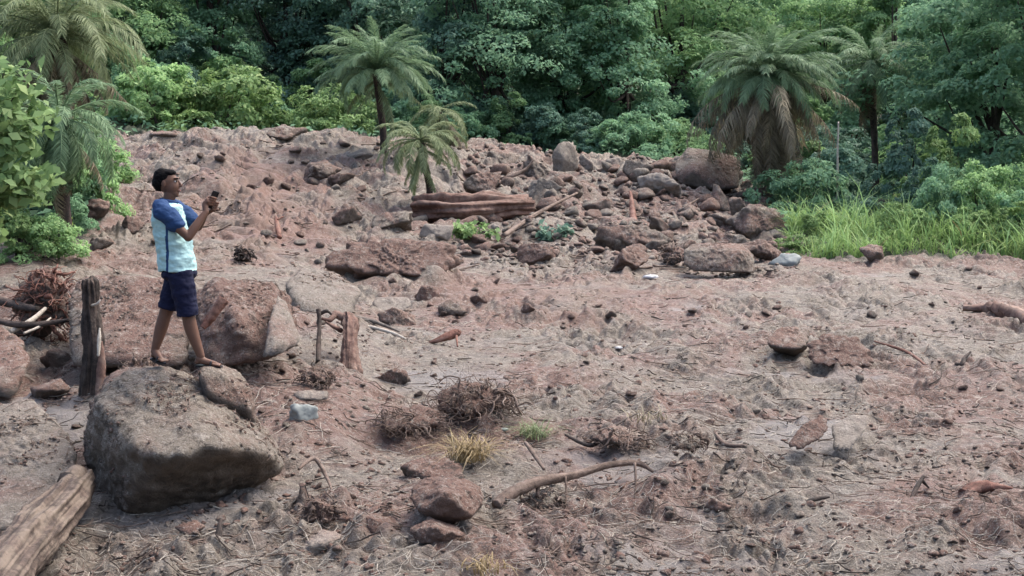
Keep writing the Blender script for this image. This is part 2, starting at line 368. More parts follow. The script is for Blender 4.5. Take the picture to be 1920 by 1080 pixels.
def rock_verts(pts, sub=4, p=16, amp=.06, seed=0, freq=2.0):
    """star-shaped rounded hull of points around their mean, with fractal relief"""
    pts = np.asarray(pts, float); c = (pts.max(0) + pts.min(0)) / 2; n, d = hull_planes(pts - c)
    V, Fc = ico(sub); q = np.maximum(V @ n.T, 0) / np.maximum(d, 1e-4)
    r = 1 / np.power(np.power(q, p).sum(1), 1 / p); X = V * r[:, None]
    S = np.linalg.norm(X, axis=1).mean()
    X = X * (1 + amp * (1.2 * fbm3(X / S * freq * .6 + seed, seed % 60, 4) + .5 * (np.abs(pn3(X / S * freq * 2.2 + seed * 3, 5)) - .25)))[:, None]
    X = X * (1 - .9 * amp * np.clip(np.tanh(6 * pn3(X / S * 1.7 + seed * 2.1, 19)), 0, 1))[:, None]
    X = X + V * (amp * S * .35 * pn3(X / S * freq * 6 + seed, 9))[:, None]
    if len(V) > 2000: X = X + V * (.034 * np.abs(pn3(X / .15 + seed, 3)) + .020 * pn3(X / .065 + seed, 4) + .009 * pn3(X / .03 + seed, 6))[:, None] * min(1.0, 3 * S)
    return X, Fc, c
def rnd_pts(seed, w, d, h, k=16, flat=.0):
    r = np.random.RandomState(seed); q = r.randn(k, 3); q /= np.linalg.norm(q, axis=1)[:, None]
    q *= r.uniform(.82, 1.0, (k, 1)); q[:, 2] = np.clip(q[:, 2], -.6, 1 - flat)
    q = q - (q.max(0) + q.min(0)) / 2; q /= (q.max(0) - q.min(0))
    return q * np.array([w, d, h])
# ------------------------------------------------------------------ ground sheet
nr, ncn = gX.shape
V = np.stack([gX, gY, H], -1).reshape(-1, 3)
idx = np.arange(nr * ncn).reshape(nr, ncn)
Fc = np.stack([idx[:-1, :-1], idx[:-1, 1:], idx[1:, 1:], idx[1:, :-1]], -1).reshape(-1, 4)
g = mesh_np('ground', V, Fc, 'mud'); tag(g, None, kind='structure')
pxg = 960 + F * gX / np.maximum(gY, 3)
edge = np.interp(pxg, [-300, 60, 190, 230, 600, 900, 1300, 1420, 1480, 1560, 2300], [21.5, 23, 26, 41, 42, 43, 43.5, 37, 27.5, 25.5, 24.5]) + 1.2 * pn2(gX / 1.5, gY / 1.5, 30) + .9 * pn2(gX / .4, gY / .4, 31)
green = np.clip((gY - edge) / .8, 0, 1)
siltm = np.clip((pn2(gX / 1.9 + 3, gY / 1.5, 33) * 2.4 + .5 * pn2(gX / .3, gY / .3, 34) - .5 - np.clip((gY - 10) / 5, 0, 1)) * 2, 0, 1) * .8
redm = np.clip(1 - np.abs(pxg - 500) / 170, 0, 1) * np.clip((gY - 23) / 3, 0, 1) * np.clip((37 - gY) / 3, 0, 1)
redm = redm + .8 * np.clip(1 - np.abs(pxg - 1050) / 300, 0, 1) * np.clip(1 - np.abs(gY - 20.5) / 3.4, 0, 1)
redm = np.clip(redm * 1.3 + .5 * pn2(gX / .7, gY / .7, 35) - .1, 0, 1)
a = g.data.color_attributes.new('zone', 'FLOAT_COLOR', 'POINT'); z = np.ones((nr * ncn, 4), dtype=np.float32)
z[:, 0] = green.ravel(); z[:, 1] = siltm.ravel(); z[:, 2] = redm.ravel(); a.data.foreach_set('color', z.ravel())
def green_at(x, y): return lookup(green, GY, GA, x, y)
# ------------------------------------------------------------------ named boulders and stones
def rk(px, pb, w, h, seed, material, label, name='boulder', depth=.8, sub=4, flat=.15, amp=.10, p=26, cat='rock', rot=0, group=None):
    g0 = at(px, pb); t = g0[1] / F; Wm = w * t; Hm = h * t * 1.25
    pts = rnd_pts(seed, Wm, Wm * depth, Hm, 11, flat)
    X, Fc, c = rock_verts(pts, sub, p, amp, seed)
    X = X + c; loc = g0 + np.array([0, Wm * depth * .38, Hm * .5 - Hm * .2])
    o = mesh_np(name, X, Fc, material, loc=loc); o.rotation_euler = (0, R(rot), 0)
    return tag(o, label, cat, group)
def hull(pix, seed, material, label, name='boulder', sub=5, amp=.05, p=18, freq=2.0, cat='rock', dy=0, gr=False, near=0):
    if gr: q = max([a for a in pix if a[1] != 545], key=lambda a: a[1]); yb = at(q[0], q[1])[1] + .02 - near; pix = [(a, b, yb + (c - q[2]) * gr) for a, b, c in pix]
    pts = np.array([P(a, b, c + dy) for a, b, c in pix]); X, Fc, c = rock_verts(pts, sub, p, amp, seed, freq)
    o = mesh_np(name, X, Fc, material, loc=c); return tag(o, label, cat)
# foreground boulder under the man: steep dark side, domed top, undercut front
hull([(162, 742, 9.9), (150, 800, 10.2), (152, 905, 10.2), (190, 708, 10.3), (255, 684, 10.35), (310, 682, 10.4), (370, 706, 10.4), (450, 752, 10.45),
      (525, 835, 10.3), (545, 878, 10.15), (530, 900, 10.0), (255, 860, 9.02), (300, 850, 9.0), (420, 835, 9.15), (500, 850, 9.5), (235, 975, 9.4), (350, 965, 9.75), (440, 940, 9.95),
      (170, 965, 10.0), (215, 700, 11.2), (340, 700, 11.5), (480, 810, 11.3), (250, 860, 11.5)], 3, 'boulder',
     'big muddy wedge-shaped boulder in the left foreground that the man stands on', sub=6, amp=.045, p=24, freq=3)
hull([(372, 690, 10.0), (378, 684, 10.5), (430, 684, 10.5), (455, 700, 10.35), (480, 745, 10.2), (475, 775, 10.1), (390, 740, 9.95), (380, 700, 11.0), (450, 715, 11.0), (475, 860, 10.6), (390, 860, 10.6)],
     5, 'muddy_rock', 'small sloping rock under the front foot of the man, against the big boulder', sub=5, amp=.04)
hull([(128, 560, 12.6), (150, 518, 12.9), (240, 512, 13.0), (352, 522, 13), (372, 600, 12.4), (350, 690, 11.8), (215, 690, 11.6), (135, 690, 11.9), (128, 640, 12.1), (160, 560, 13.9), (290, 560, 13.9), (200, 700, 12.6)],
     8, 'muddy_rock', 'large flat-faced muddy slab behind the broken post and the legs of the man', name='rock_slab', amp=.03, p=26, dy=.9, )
hull([(355, 560, 12.9), (395, 520, 13.1), (490, 522, 13.3), (545, 552, 13.2), (562, 620, 12.7), (500, 690, 12.0), (400, 690, 12.0), (375, 690, 12.1), (360, 600, 12.6), (440, 590, 12.1), (400, 560, 14), (520, 590, 14)],
     12, 'red_clod', 'large reddish earth-caked boulder to the right of the legs of the man', sub=6, amp=.05, p=20, dy=.6)
hull([(530, 545, 13.6), (560, 500, 14.4), (620, 505, 14.5), (680, 545, 14), (600, 560, 13.4), (545, 560, 13.2), (545, 612, 13.2), (655, 612, 13.2), (560, 520, 15.4), (650, 530, 15.2), (560, 600, 14)],
     13, 'grey_rock', 'low grey flat rock with a dark recess, right of the reddish boulder', name='rock_slab', amp=.05, dy=4)
hull([(505, 600, 12.3), (520, 545, 12.9), (535, 560, 13), (565, 640, 12.2), (520, 668, 11.8), (490, 670, 11.9), (540, 600, 12.9), (520, 660, 12.6)],
     14, 'grey_rock', 'narrow pale grey rock edge leaning on the reddish boulder', amp=.05, dy=.5)
hull([(-60, 770, 10.6), (60, 745, 10.9), (120, 790, 10.4), (148, 850, 10), (150, 930, 9.6), (90, 990, 9.1), (-60, 1010, 8.9), (-90, 900, 9.5), (0, 800, 11.6), (120, 900, 10.9), (0, 1000, 10)],
     15, 'grey_rock', 'broad rough grey slab at the left edge, behind the peeling log', name='rock_slab', sub=6, amp=.035, p=20)
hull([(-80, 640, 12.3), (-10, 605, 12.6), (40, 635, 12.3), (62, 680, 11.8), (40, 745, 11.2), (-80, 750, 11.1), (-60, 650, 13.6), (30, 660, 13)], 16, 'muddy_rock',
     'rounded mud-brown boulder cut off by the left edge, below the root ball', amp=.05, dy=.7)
rk(84, 758, 80, 42, 17, 'dark_rock', 'small dark rounded stone beside the foot of the broken post', flat=.1)
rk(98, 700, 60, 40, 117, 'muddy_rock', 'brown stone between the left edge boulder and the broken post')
hull([(596, 470, 18.6), (620, 545, 19.5), (850, 545, 19.5), (640, 455, 19), (760, 443, 19.4), (850, 446, 19.3), (878, 480, 18.4), (870, 512, 17.8), (800, 522, 17.5), (690, 512, 17.7), (600, 500, 18), (640, 470, 20.5), (860, 470, 20.4), (750, 520, 18.6)],
     21, 'red_clod', 'long low reddish mass of caked earth in front of the thick fallen trunk', name='earth_mound', sub=6, amp=.13, p=9, gr=.42)
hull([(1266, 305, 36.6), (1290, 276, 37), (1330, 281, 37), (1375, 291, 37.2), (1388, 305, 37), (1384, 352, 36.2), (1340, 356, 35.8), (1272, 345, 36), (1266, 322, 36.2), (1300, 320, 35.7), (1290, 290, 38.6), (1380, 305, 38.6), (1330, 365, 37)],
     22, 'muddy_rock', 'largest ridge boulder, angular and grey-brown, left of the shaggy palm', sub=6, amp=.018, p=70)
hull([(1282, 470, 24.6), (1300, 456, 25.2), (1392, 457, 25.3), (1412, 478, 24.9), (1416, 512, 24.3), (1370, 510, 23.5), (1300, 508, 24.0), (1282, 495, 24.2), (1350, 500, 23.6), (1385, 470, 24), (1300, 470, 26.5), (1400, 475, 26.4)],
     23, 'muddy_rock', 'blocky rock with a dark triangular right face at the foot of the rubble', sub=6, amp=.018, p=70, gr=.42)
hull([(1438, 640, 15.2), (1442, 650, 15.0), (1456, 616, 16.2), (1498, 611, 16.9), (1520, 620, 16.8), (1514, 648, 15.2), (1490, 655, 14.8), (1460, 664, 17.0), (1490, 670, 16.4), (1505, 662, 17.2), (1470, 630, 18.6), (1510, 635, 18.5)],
     24, 'muddy_rock', 'grey rock overhanging a dark hollow in the right half of the mudflow', amp=.05, gr=.25, p=40)  # dark lower rock colour carries the shading of the underside
hull([(1510, 680, 15.2), (1515, 640, 15.9), (1560, 622, 16.3), (1610, 632, 16.2), (1640, 665, 15.6), (1638, 688, 15), (1580, 688, 14.8), (1530, 688, 14.9), (1560, 650, 17), (1620, 660, 16.9)],
     25, 'red_clod', 'reddish lump of earth to the right of the overhanging grey rock', name='earth_mound', sub=6, amp=.13, p=14, gr=.3, near=.35)
hull([(765, 930, 9.6), (785, 898, 9.8), (850, 890, 9.9), (905, 915, 9.8), (910, 945, 9.6), (885, 972, 9.3), (800, 968, 9.25), (770, 952, 9.35), (840, 925, 9.15), (800, 905, 10.4), (890, 915, 10.4), (840, 985, 9.8)],
     26, 'red_clod', 'chunky brown stone in the bottom centre with a dark gap beneath it', sub=6, amp=.05, p=20, gr=.75)
hull([(1558, 800, 11.9), (1600, 776, 12.2), (1634, 780, 12.2), (1628, 800, 11.9), (1590, 850, 11.2), (1562, 848, 11.2), (1580, 800, 12.6)], 27, 'pale_rock',
     'pale flat rock slab tilted beside a dark hole, lower right', name='rock_slab', amp=.04, gr=.42, near=.3)
hull([(1470, 840, 11.4), (1500, 800, 11.8), (1540, 778, 12.1), (1556, 792, 12), (1552, 815, 11.6), (1500, 848, 11.2), (1520, 790, 12.7)], 28, 'red_clod',
     'reddish earth lump left of the dark hole beside the pale slab', name='earth_mound', amp=.08, p=12, gr=.42, near=.3)
hull([(695, 570, 15.8), (705, 558, 16.2), (765, 556, 16.3), (772, 572, 15.9), (750, 590, 15.4), (705, 590, 15.3), (720, 562, 17), (765, 570, 16.8)], 29, 'pale_rock',
     'flat pale-topped rock on the open mud, right of the standing stump', amp=.04, gr=.42)
T_ = [
 (1062, 322, 58, 60, 31, 'grey_rock', 'upright pale rounded rock standing highest on the ridge', .8, .0, 0),
 (1010, 336, 74, 44, 32, 'muddy_rock', 'domed rock with a dark underside left of the upright pale one', .8, .1, 0),
 (1100, 320, 36, 30, 33, 'grey_rock', 'small rounded rock leaning right of the upright pale one', .8, .1, 10),
 (1196, 334, 66, 36, 34, 'dark_rock', 'dark brown lump on the ridge left of the largest ridge boulder', .7, .2, 0),
 (1243, 364, 92, 38, 35, 'pale_rock', 'flat-topped pale rock just below the largest ridge boulder', .7, .4, 0),
 (1352, 396, 66, 52, 36, 'muddy_rock', 'pointed brown rock below the right end of the largest ridge boulder', .8, .0, 0),
 (1385, 408, 40, 40, 37, 'muddy_rock', 'small brown stone tucked right of the pointed rock', .8, .2, 0),
 (1422, 448, 120, 62, 38, 'muddy_rock', 'wide sloping slab at the right end of the rubble beside the green grass', .7, .2, 6),
 (1430, 492, 100, 40, 39, 'dark_rock', 'low dark rock under the wide sloping slab', .6, .3, 0),
 (1182, 506, 82, 44, 40, 'red_clod', 'reddish dome-shaped rock at the foot of the rubble', .8, .1, 0),
 (1008, 496, 78, 38, 41, 'red_clod', 'low reddish triangular clod right of the long earth mass', .7, .0, 0),
 (1190, 466, 150, 40, 42, 'muddy_rock', 'long low slab across the middle of the rubble, right of the green sprig', .5, .5, 0),
 (905, 362, 72, 42, 43, 'muddy_rock', 'rounded rock right of the small palm', .8, .1, 0),
 (600, 338, 84, 36, 44, 'dark_rock', 'elongated dark rock on the slope left of the small palm', .6, .1, -12),
 (640, 350, 60, 26, 45, 'dark_rock', 'low dark stone just below the elongated dark rock', .6, .1, 0),
 (672, 300, 60, 24, 46, 'grey_rock', 'small grey stone near the top of the slope below the arching palm', .6, .1, 0),
 (648, 424, 60, 38, 47, 'muddy_rock', 'brown stone on the slope left of the thick fallen trunk', .7, .1, 0),
 (735, 432, 76, 36, 48, 'muddy_rock', 'muddy rock against the left end of the thick fallen trunk', .8, .1, 0),
 (745, 462, 46, 16, 49, 'dark_rock', 'small dark stone below the left end of the fallen trunk', .6, .1, 0),
 (818, 448, 70, 28, 50, 'pale_rock', 'whitish rock under the thick fallen trunk, left of the leafy sprig', .7, .2, 0),
 (246, 436, 46, 34, 51, 'dark_rock', 'blocky dark brown rock behind the man at shoulder height', .8, .4, 0),
 (1640, 487, 56, 30, 52, 'muddy_rock', 'brown wedge-shaped rock at the edge of the bright grass', .8, .1, 0),
 (800, 562, 56, 26, 53, 'red_clod', 'small dark red clod above the flat pale-topped rock', .7, .1, 0),
 (848, 590, 60, 28, 54, 'muddy_rock', 'low brown stone right of the flat pale-topped rock', .7, .1, 0),
 (900, 570, 40, 24, 55, 'red_clod', 'small reddish clod right of the low brown stone', .7, .1, 0),
 (990, 590, 34, 20, 56, 'red_clod', 'small reddish clod alone in the middle of the open mud', .7, .1, 0),
 (745, 608, 80, 30, 57, 'muddy_rock', 'muddy stone right below the flat pale-topped rock', .7, .1, 0),
 (1350, 960, 60, 26, 59, 'red_clod', 'small reddish lump at the right end of the curved branch', .8, .3, 0),
 (565, 790, 60, 34, 60, 'bluish_stone', 'small bluish-white stone right of the big foreground boulder', .7, .1, 0),
 (580, 752, 70, 18, 61, 'pale_rock', 'thin pale flat stone above the bluish-white stone', .7, .4, 0),
 (595, 1040, 110, 30, 62, 'pale_rock', 'smooth pale low stone at the bottom edge, left of centre', .8, .4, 0),
 (350, 1012, 70, 20, 63, 'muddy_rock', 'thin muddy stone left of the small upright stub', .6, .3, 0),
 (810, 905, 140, 34, 64, 'muddy_rock', 'low mud bank stone directly behind the chunky brown stone', .6, .3, 0),
 (820, 1020, 120, 30, 65, 'red_clod', 'low reddish clod in front of the chunky brown stone', .7, .3, 0),
 (700, 1000, 110, 26, 66, 'red_clod', 'flat reddish mud clod left of and below the chunky brown stone', .7, .3, 0),
 (940, 310, 70, 34, 67, 'muddy_rock', 'brown rock left of the domed ridge rock', .7, .1, 0),
 (1020, 366, 80, 34, 68, 'grey_rock', 'grey rock below the domed ridge rock', .7, .1, 0),
 (1120, 400, 60, 30, 69, 'muddy_rock', 'muddy stone right of the leaning pole tip', .7, .1, 0),
 (1300, 410, 60, 26, 70, 'muddy_rock', 'flat muddy stone left of the pointed brown rock', .7, .3, 0),
 (1370, 470, 90, 34, 71, 'muddy_rock', 'muddy stone resting behind the blocky rock with the dark face', .7, .2, 0),
 (1245, 440, 60, 34, 72, 'muddy_rock', 'brown lump in the middle of the rubble above the long low slab', .7, .1, 0),
 (1475, 500, 70, 24, 73, 'bluish_stone', 'greenish-grey low stone between rubble and bright grass', .6, .3, 0),
 (1280, 312, 50, 20, 74, 'pale_rock', 'small pale stone on the skyline left of the largest ridge boulder', .7, .1, 0),
 (1155, 316, 40, 22, 75, 'pale_rock', 'small pale stone on the ridge right of the upright pale rock', .7, .1, 0),
 (730, 720, 80, 26, 76, 'muddy_rock', 'low muddy stone left of the central tangle of roots', .6, .2, 0),
 (60, 470, 90, 40, 77, 'muddy_rock', 'muddy rock on the left bank above the root ball', .7, .2, 0),
 (185, 470, 60, 22, 78, 'muddy_rock', 'low stone on the left bank between the bushes and the man', .7, .2, 0),
 (160, 410, 90, 36, 79, 'dark_rock', 'dark earth-coloured rock below the drooping palm on the left bank', .7, .2, 0),
 (300, 262, 60, 14, 80, 'muddy_rock', 'small rock on the crest at the top left of the mudflow', .7, .2, 0),
 (520, 262, 110, 22, 81, 'muddy_rock', 'long dark-topped rock on the crest left of the arching palm', .5, .2, -6),
]
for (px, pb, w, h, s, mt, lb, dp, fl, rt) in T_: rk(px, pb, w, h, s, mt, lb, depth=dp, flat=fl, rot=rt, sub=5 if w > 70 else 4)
def crust(o, n, seed, zmin=.15, size=.016):
    r = np.random.RandomState(seed); me = o.data; k = len(me.vertices); V = np.empty(k * 3); Nn = np.empty(k * 3); me.vertices.foreach_get('co', V); me.vertices.foreach_get('normal', Nn)
    V = V.reshape(-1, 3); Nn = Nn.reshape(-1, 3); cl = pn3(V * 3.1 + seed, 7) > -.05; idx = np.nonzero((Nn[:, 2] > zmin) & cl)[0]; idx = idx[r.randint(len(idx), size=n)]
    U, Fu = ico(2); vs = []; fs = []
    for q, i in enumerate(idx):
        sc = size * r.uniform(.2, 1.1) * r.uniform(.6, 1.3, 3); vs.append(U * (1 + .3 * np.sin(U @ r.uniform(-4, 4, (3, 3))).sum(1, keepdims=True) * .5) * sc + V[i]); fs.append(Fu + q * len(U))
    c = mesh_np('mud_crust', np.concatenate(vs), np.concatenate(fs), 'muddy_rock' if seed % 2 else 'red_clod', o); c['kind'] = 'stuff'
    mb = MB()
    for i in idx[:n // 2]:
        p = V[i] + Nn[i] * .006; a = r.uniform(0, 6.28); d = np.array([math.cos(a), math.sin(a), 0]); d -= Nn[i] * d.dot(Nn[i]); L = r.uniform(.04, .2); tube(mb, [p - d * L / 2, p + Nn[i] * .008, p + d * L / 2 + r.randn(3) * .01], [.003, .0035, .002], 4, close=False, seed=q)
    f = mb.build('straw', 'root_brown', o); f['kind'] = 'stuff'
for nm, n_, sd_ in (('boulder', 500, 1), ('boulder.001', 90, 3), ('rock_slab', 300, 5), ('boulder.002', 240, 2), ('rock_slab.001', 90, 7), ('rock_slab.002', 260, 9), ('boulder.004', 120, 11)):
    if nm in bpy.data.objects: crust(bpy.data.objects[nm], n_, sd_, .0 if nm == 'boulder' else .1)
# ------------------------------------------------------------------ loose stones (individuals) and the uncountable rest
rs = np.random.RandomState(11); variants = []
for k in range(12):
    X, Fc, c = rock_verts(rnd_pts(200 + k, 1, .85, .62, 13, .1), 3, 12, .10, k); variants.append((X, Fc))
def scatter_pix(n, x0, x1, y0, y1, r): return [(r.uniform(x0, x1), y0 + (y1 - y0) * r.uniform(0, 1)) for _ in range(n)]
vm = {}
spots = scatter_pix(62, 40, 1900, 560, 1070, rs) + scatter_pix(135, 860, 1480, 312, 480, rs) + scatter_pix(32, 200, 780, 262, 470, rs) + scatter_pix(26, 560, 1900, 480, 620, rs) + scatter_pix(24, 420, 700, 560, 800, rs)
kinds = {'muddy_rock': 'small mud-brown stone lying loose on the debris flow', 'red_clod': 'small reddish earth clod lying loose on the debris flow',
         'grey_rock': 'small greyish stone lying loose on the debris flow', 'dark_rock': 'small dark brown stone lying loose on the debris flow'}
for i, (px, py) in enumerate(spots):
    g0 = at(px, py)
    if green_at(np.array([g0[0]]), np.array([g0[1]]))[0] > .5: continue
    kk = rs.randint(12); mt = ['muddy_rock', 'muddy_rock', 'red_clod', 'red_clod', 'grey_rock', 'dark_rock'][rs.randint(6)]
    ridge = py < 480 and px > 860
    wpx = rs.uniform(9, 26) if not ridge else rs.uniform(16, 58)
    if 262 <= py < 470 and px < 780: wpx = rs.uniform(10, 30)
    s = wpx * g0[1] / F
    if (kk, mt) not in vm:
        o = mesh_np('loose_stone', variants[kk][0], variants[kk][1], mt); vm[(kk, mt)] = o
    else: o = vm[(kk, mt)].copy(); COL.objects.link(o)
    o.location = g0 + np.array([0, 0, s * .12]); o.scale = (s, s, s * rs.uniform(.7, 1.1)); o.rotation_euler = (rs.uniform(-.3, .3), rs.uniform(-.3, .3), rs.uniform(0, 6))
    tag(o, kinds[mt], 'stone', kinds[mt].replace('small ', '').replace('stone', 'stones', 1).replace('clod ', 'clods '))
V1, F1 = ico(2); allV = []; allF = []; off = 0
def stuff_chunks(n, px0, px1, y0, y1, smin, smax, seed):
    global off
    r = np.random.RandomState(seed)
    Y = 1 / r.uniform(1 / y1, 1 / y0, n); X = ((r.uniform(px0, px1, n) - 960) / F) * Y; Z = ztv(X, Y)
    keep = green_at(X, Y) < .5
    dn = pn2(X / 1.1, Y / 1.1, 60 + seed) * 1.6 + r.uniform(-.3, .25, n) > 0
    for x, y, zz in zip(X[keep & dn], Y[keep & dn], Z[keep & dn]):
        s = r.uniform(smin, smax) ** 1.0 * (.7 + y * .018); sc = s * r.uniform(.5, 1, 3); sc[2] *= .7
        q = V1 * (1 + .28 * np.sin(V1 @ r.uniform(-4, 4, (3, 3))).sum(1, keepdims=True) * .6) * sc
        a = r.uniform(0, 6.3); c_, s_ = math.cos(a), math.sin(a); q = q @ np.array([[c_, s_, 0], [-s_, c_, 0], [0, 0, 1]])
        allV.append(q + (x, y, zz)); allF.append(F1 + off); off += len(V1)
stuff_chunks(5200, -150, 2070, 7.6, 24, .008, .032, 1)
stuff_chunks(1300, 150, 820, 23, 42, .02, .06, 2)
stuff_chunks(2600, 820, 1500, 23, 42, .02, .08, 22)
stuff_chunks(1100, 850, 1480, 25, 42, .06, .15, 3)
stuff_chunks(2600, -150, 2070, 8, 20, .015, .05, 4)
def flush(name, mt, lb):
    global allV, allF, off
    tag(mesh_np(name, np.concatenate(allV), np.concatenate(allF), mt), lb, 'gravel', kind='stuff'); allV = []; allF = []; off = 0
flush('mud_crumbs', 'muddy_rock', 'crumbs of mud and gravel strewn over the debris flow')
stuff_chunks(4200, -150, 2070, 7.6, 24, .008, .028, 11); stuff_chunks(900, 850, 1480, 25, 42, .04, .11, 13); flush('dark_gravel', 'dark_rock', 'dark wet grit strewn over the debris flow')
stuff_chunks(1500, -150, 2070, 7.8, 20, .022, .060, 31); flush('mud_clods', 'red_clod', 'reddish clods of torn mud heaped over the debris flow')
stuff_chunks(2600, -150, 2070, 7.6, 24, .008, .026, 12); stuff_chunks(500, 850, 1480, 25, 42, .04, .10, 14); flush('pale_gravel', 'pale_rock', 'pale grit and chips strewn over the debris flow')
# ------------------------------------------------------------------ twig litter (uncountable) 
def litter(n, seed, material, name, label, lmin, lmax, rad, y0=7.6, y1=24, px0=-150, px1=2070, lift=.012, curl=.5, dens=0):
    r = np.random.RandomState(seed); mb = MB()
    for i in range(n):
        Y = 1 / r.uniform(1 / y1, 1 / y0); X = ((r.uniform(px0, px1) - 960) / F) * Y
        if pn2(np.array([X / 1.6]), np.array([Y / 1.6]), seed)[0] + r.uniform(-.4, .6) < dens: continue
        if green_at(np.array([X]), np.array([Y]))[0] > .4: continue
        L = r.uniform(lmin, lmax); a = r.normal(0, .6) + (math.pi if r.rand() < .5 else 0); k = 5; x, y = X, Y; pts = []
        for j in range(k):
            pts.append((x, y)); a += r.normal(0, curl); x += math.cos(a) * L / k; y += math.sin(a) * L / k
        pts = np.array(pts); zz = ztv(pts[:, 0], pts[:, 1]); zz = .4 * zz + .6 * np.linspace(zz[0], zz[-1], k) + lift + r.uniform(0, .03) * r.rand(); zz[-1] += r.uniform(0, .05) * (r.rand() < .3)
        rr = rad * r.uniform(.5, 1.4) * (.75 + Y * .03)
        tube(mb, np.column_stack([pts, zz]), np.linspace(rr, rr * .5, k), 4, close=False, seed=i)
    return tag(mb.build(name, material), label, 'litter', kind='stuff')
litter(5200, 51, 'wood_pale', 'straw_litter', 'pale shredded straw and fibres matted into the mud', .06, .38, .0028)
litter(2600, 52, 'root_brown', 'twig_litter', 'brown twigs and rootlets scattered over the mud', .10, .55, .0045)
litter(1500, 53, 'bark_dark', 'dark_twig_litter', 'dark broken twigs scattered over the mud', .06, .35, .006)
litter(700, 54, 'root_brown', 'slope_twig_litter', 'twigs scattered among the rubble of the slope', .2, .9, .012, 24, 42, 200, 1480)
# ------------------------------------------------------------------ logs, poles, branches, stumps
def wood_obj(name, mat_, label, cat, chains, loc, parts=()):
    mb = MB(); allp = np.concatenate([np.asarray(c[0], float) for c in chains]); lift = 0
    if cat not in ('stump',) and allp[:, 1].max() < 22 and np.ptp(allp[:, 2]) < 1.0: lift = float(np.clip(np.mean(ztv(allp[:, 0], allp[:, 1]) + .02 - allp[:, 2]), 0, .3))
    for (pts, rad, sides, n, rough, seed) in chains: tube(mb, np.asarray(pts, float) + (0, 0, lift), rad, sides, n, rough, seed, flute=.22 if np.max(rad) > .03 else 0)
    return tag(mb.build(name, mat_, loc=loc), label, cat)
def G(px, py, dz=0): q = at(px, py); q[2] += dz; return q
PX = lambda px, Y: px * Y / F
pts = [P(150, 905, 9.5), P(120, 945, 9.05), P(70, 1000, 8.4), P(20, 1062, 7.8), P(-40, 1140, 7.2)]
log = empty('fallen_log', pts[1], 'thick peeling log at the bottom left corner, pointing at the big boulder', 'log')
l = np.array(pts[1])
mb = MB(); tube(mb, np.array(pts) - l, [.12, .15, .165, .175, .185], 110, 180, .09, 4, flute=.16); mb.build('trunk', 'bark_peeling', log)
mb = MB(); tube(mb, np.array([P(128, 905, 9.3), P(150, 890, 9.45), P(158, 880, 9.5)]) - l, [.09, .08, .03], 14, 14, .2, 9); mb.build('stub', 'bark_peeling', log)
# thick fallen trunk on the slope
q0 = P(782, 392, 29.6); l = q0.copy(); tr = empty('fallen_log', l, 'thick cracked reddish-brown trunk lying across the slope below the small palm', 'log')
mb = MB(); tube(mb, np.array([q0, P(830, 392, 29.4), P(880, 390, 29.5), P(940, 386, 30), P(990, 384, 30.8)]) - l, [.33, .36, .34, .31, .22], 72, 110, .13, 6, flute=.30); mb.build('trunk', 'bark_red', tr)
mb = MB(); tube(mb, np.array([P(775, 372, 29.8), P(800, 376, 29.5), P(830, 372, 29.6)]) - l, [.07, .12, .05], 12, 20, .2, 8)
tube(mb, np.array([P(735, 412, 29.2), P(770, 418, 29.0), P(800, 408, 29.1)]) - l, [.05, .11, .08], 12, 20, .2, 18); mb.build('splinter', 'bark_grey', tr)
wood_obj('leaning_pole', 'root_brown', 'long straight bare pole leaning up the slope right of the fallen trunk', 'pole',
         [([P(944, 442, 26.6), P(985, 414, 28), P(1030, 388, 29.6), P(1082, 362, 31.3)], [.055, .05, .042, .03], 10, 24, .05, 3)], P(944, 442, 26.6))
wood_obj('bare_branch', 'root_brown', 'thin crooked branch lying below the domed ridge rock', 'branch',
         [([P(935, 335, 34), P(960, 330, 34), P(985, 318, 34.2), P(1000, 300, 34.3)], [.04, .05, .045, .02], 8, 20, .1, 3)], P(960, 330, 34))
# curved foreground branch
b0 = P(932, 940, 9.35)
wood_obj('curved_branch', 'root_brown', 'long curved branch lying in the mud right of the chunky brown stone', 'branch',
         [([P(930, 948, 9.3), P(960, 925, 9.45), P(1010, 903, 9.65), P(1080, 890, 9.95), P(1140, 872, 10.2), P(1195, 868, 10.35), P(1225, 885, 10.3)], [.045, .05, .045, .037, .032, .026, .01], 12, 70, .16, 5),
          ([P(1010, 903, 9.65), P(1008, 925, 9.6), P(1012, 935, 9.6)], [.02, .015, .006], 7, 10, .1, 1),
          ([P(1060, 893, 9.8), P(1062, 925, 9.7), P(1060, 950, 9.6)], [.01, .007, .004], 6, 10, .1, 2),
          ([P(1190, 868, 10), P(1192, 900, 9.9), P(1190, 935, 9.8)], [.012, .009, .005], 6, 10, .1, 2),
          ([P(940, 935, 9.4), P(930, 960, 9.3), P(945, 975, 9.2)], [.025, .018, .008], 7, 10, .2, 3)], b0)
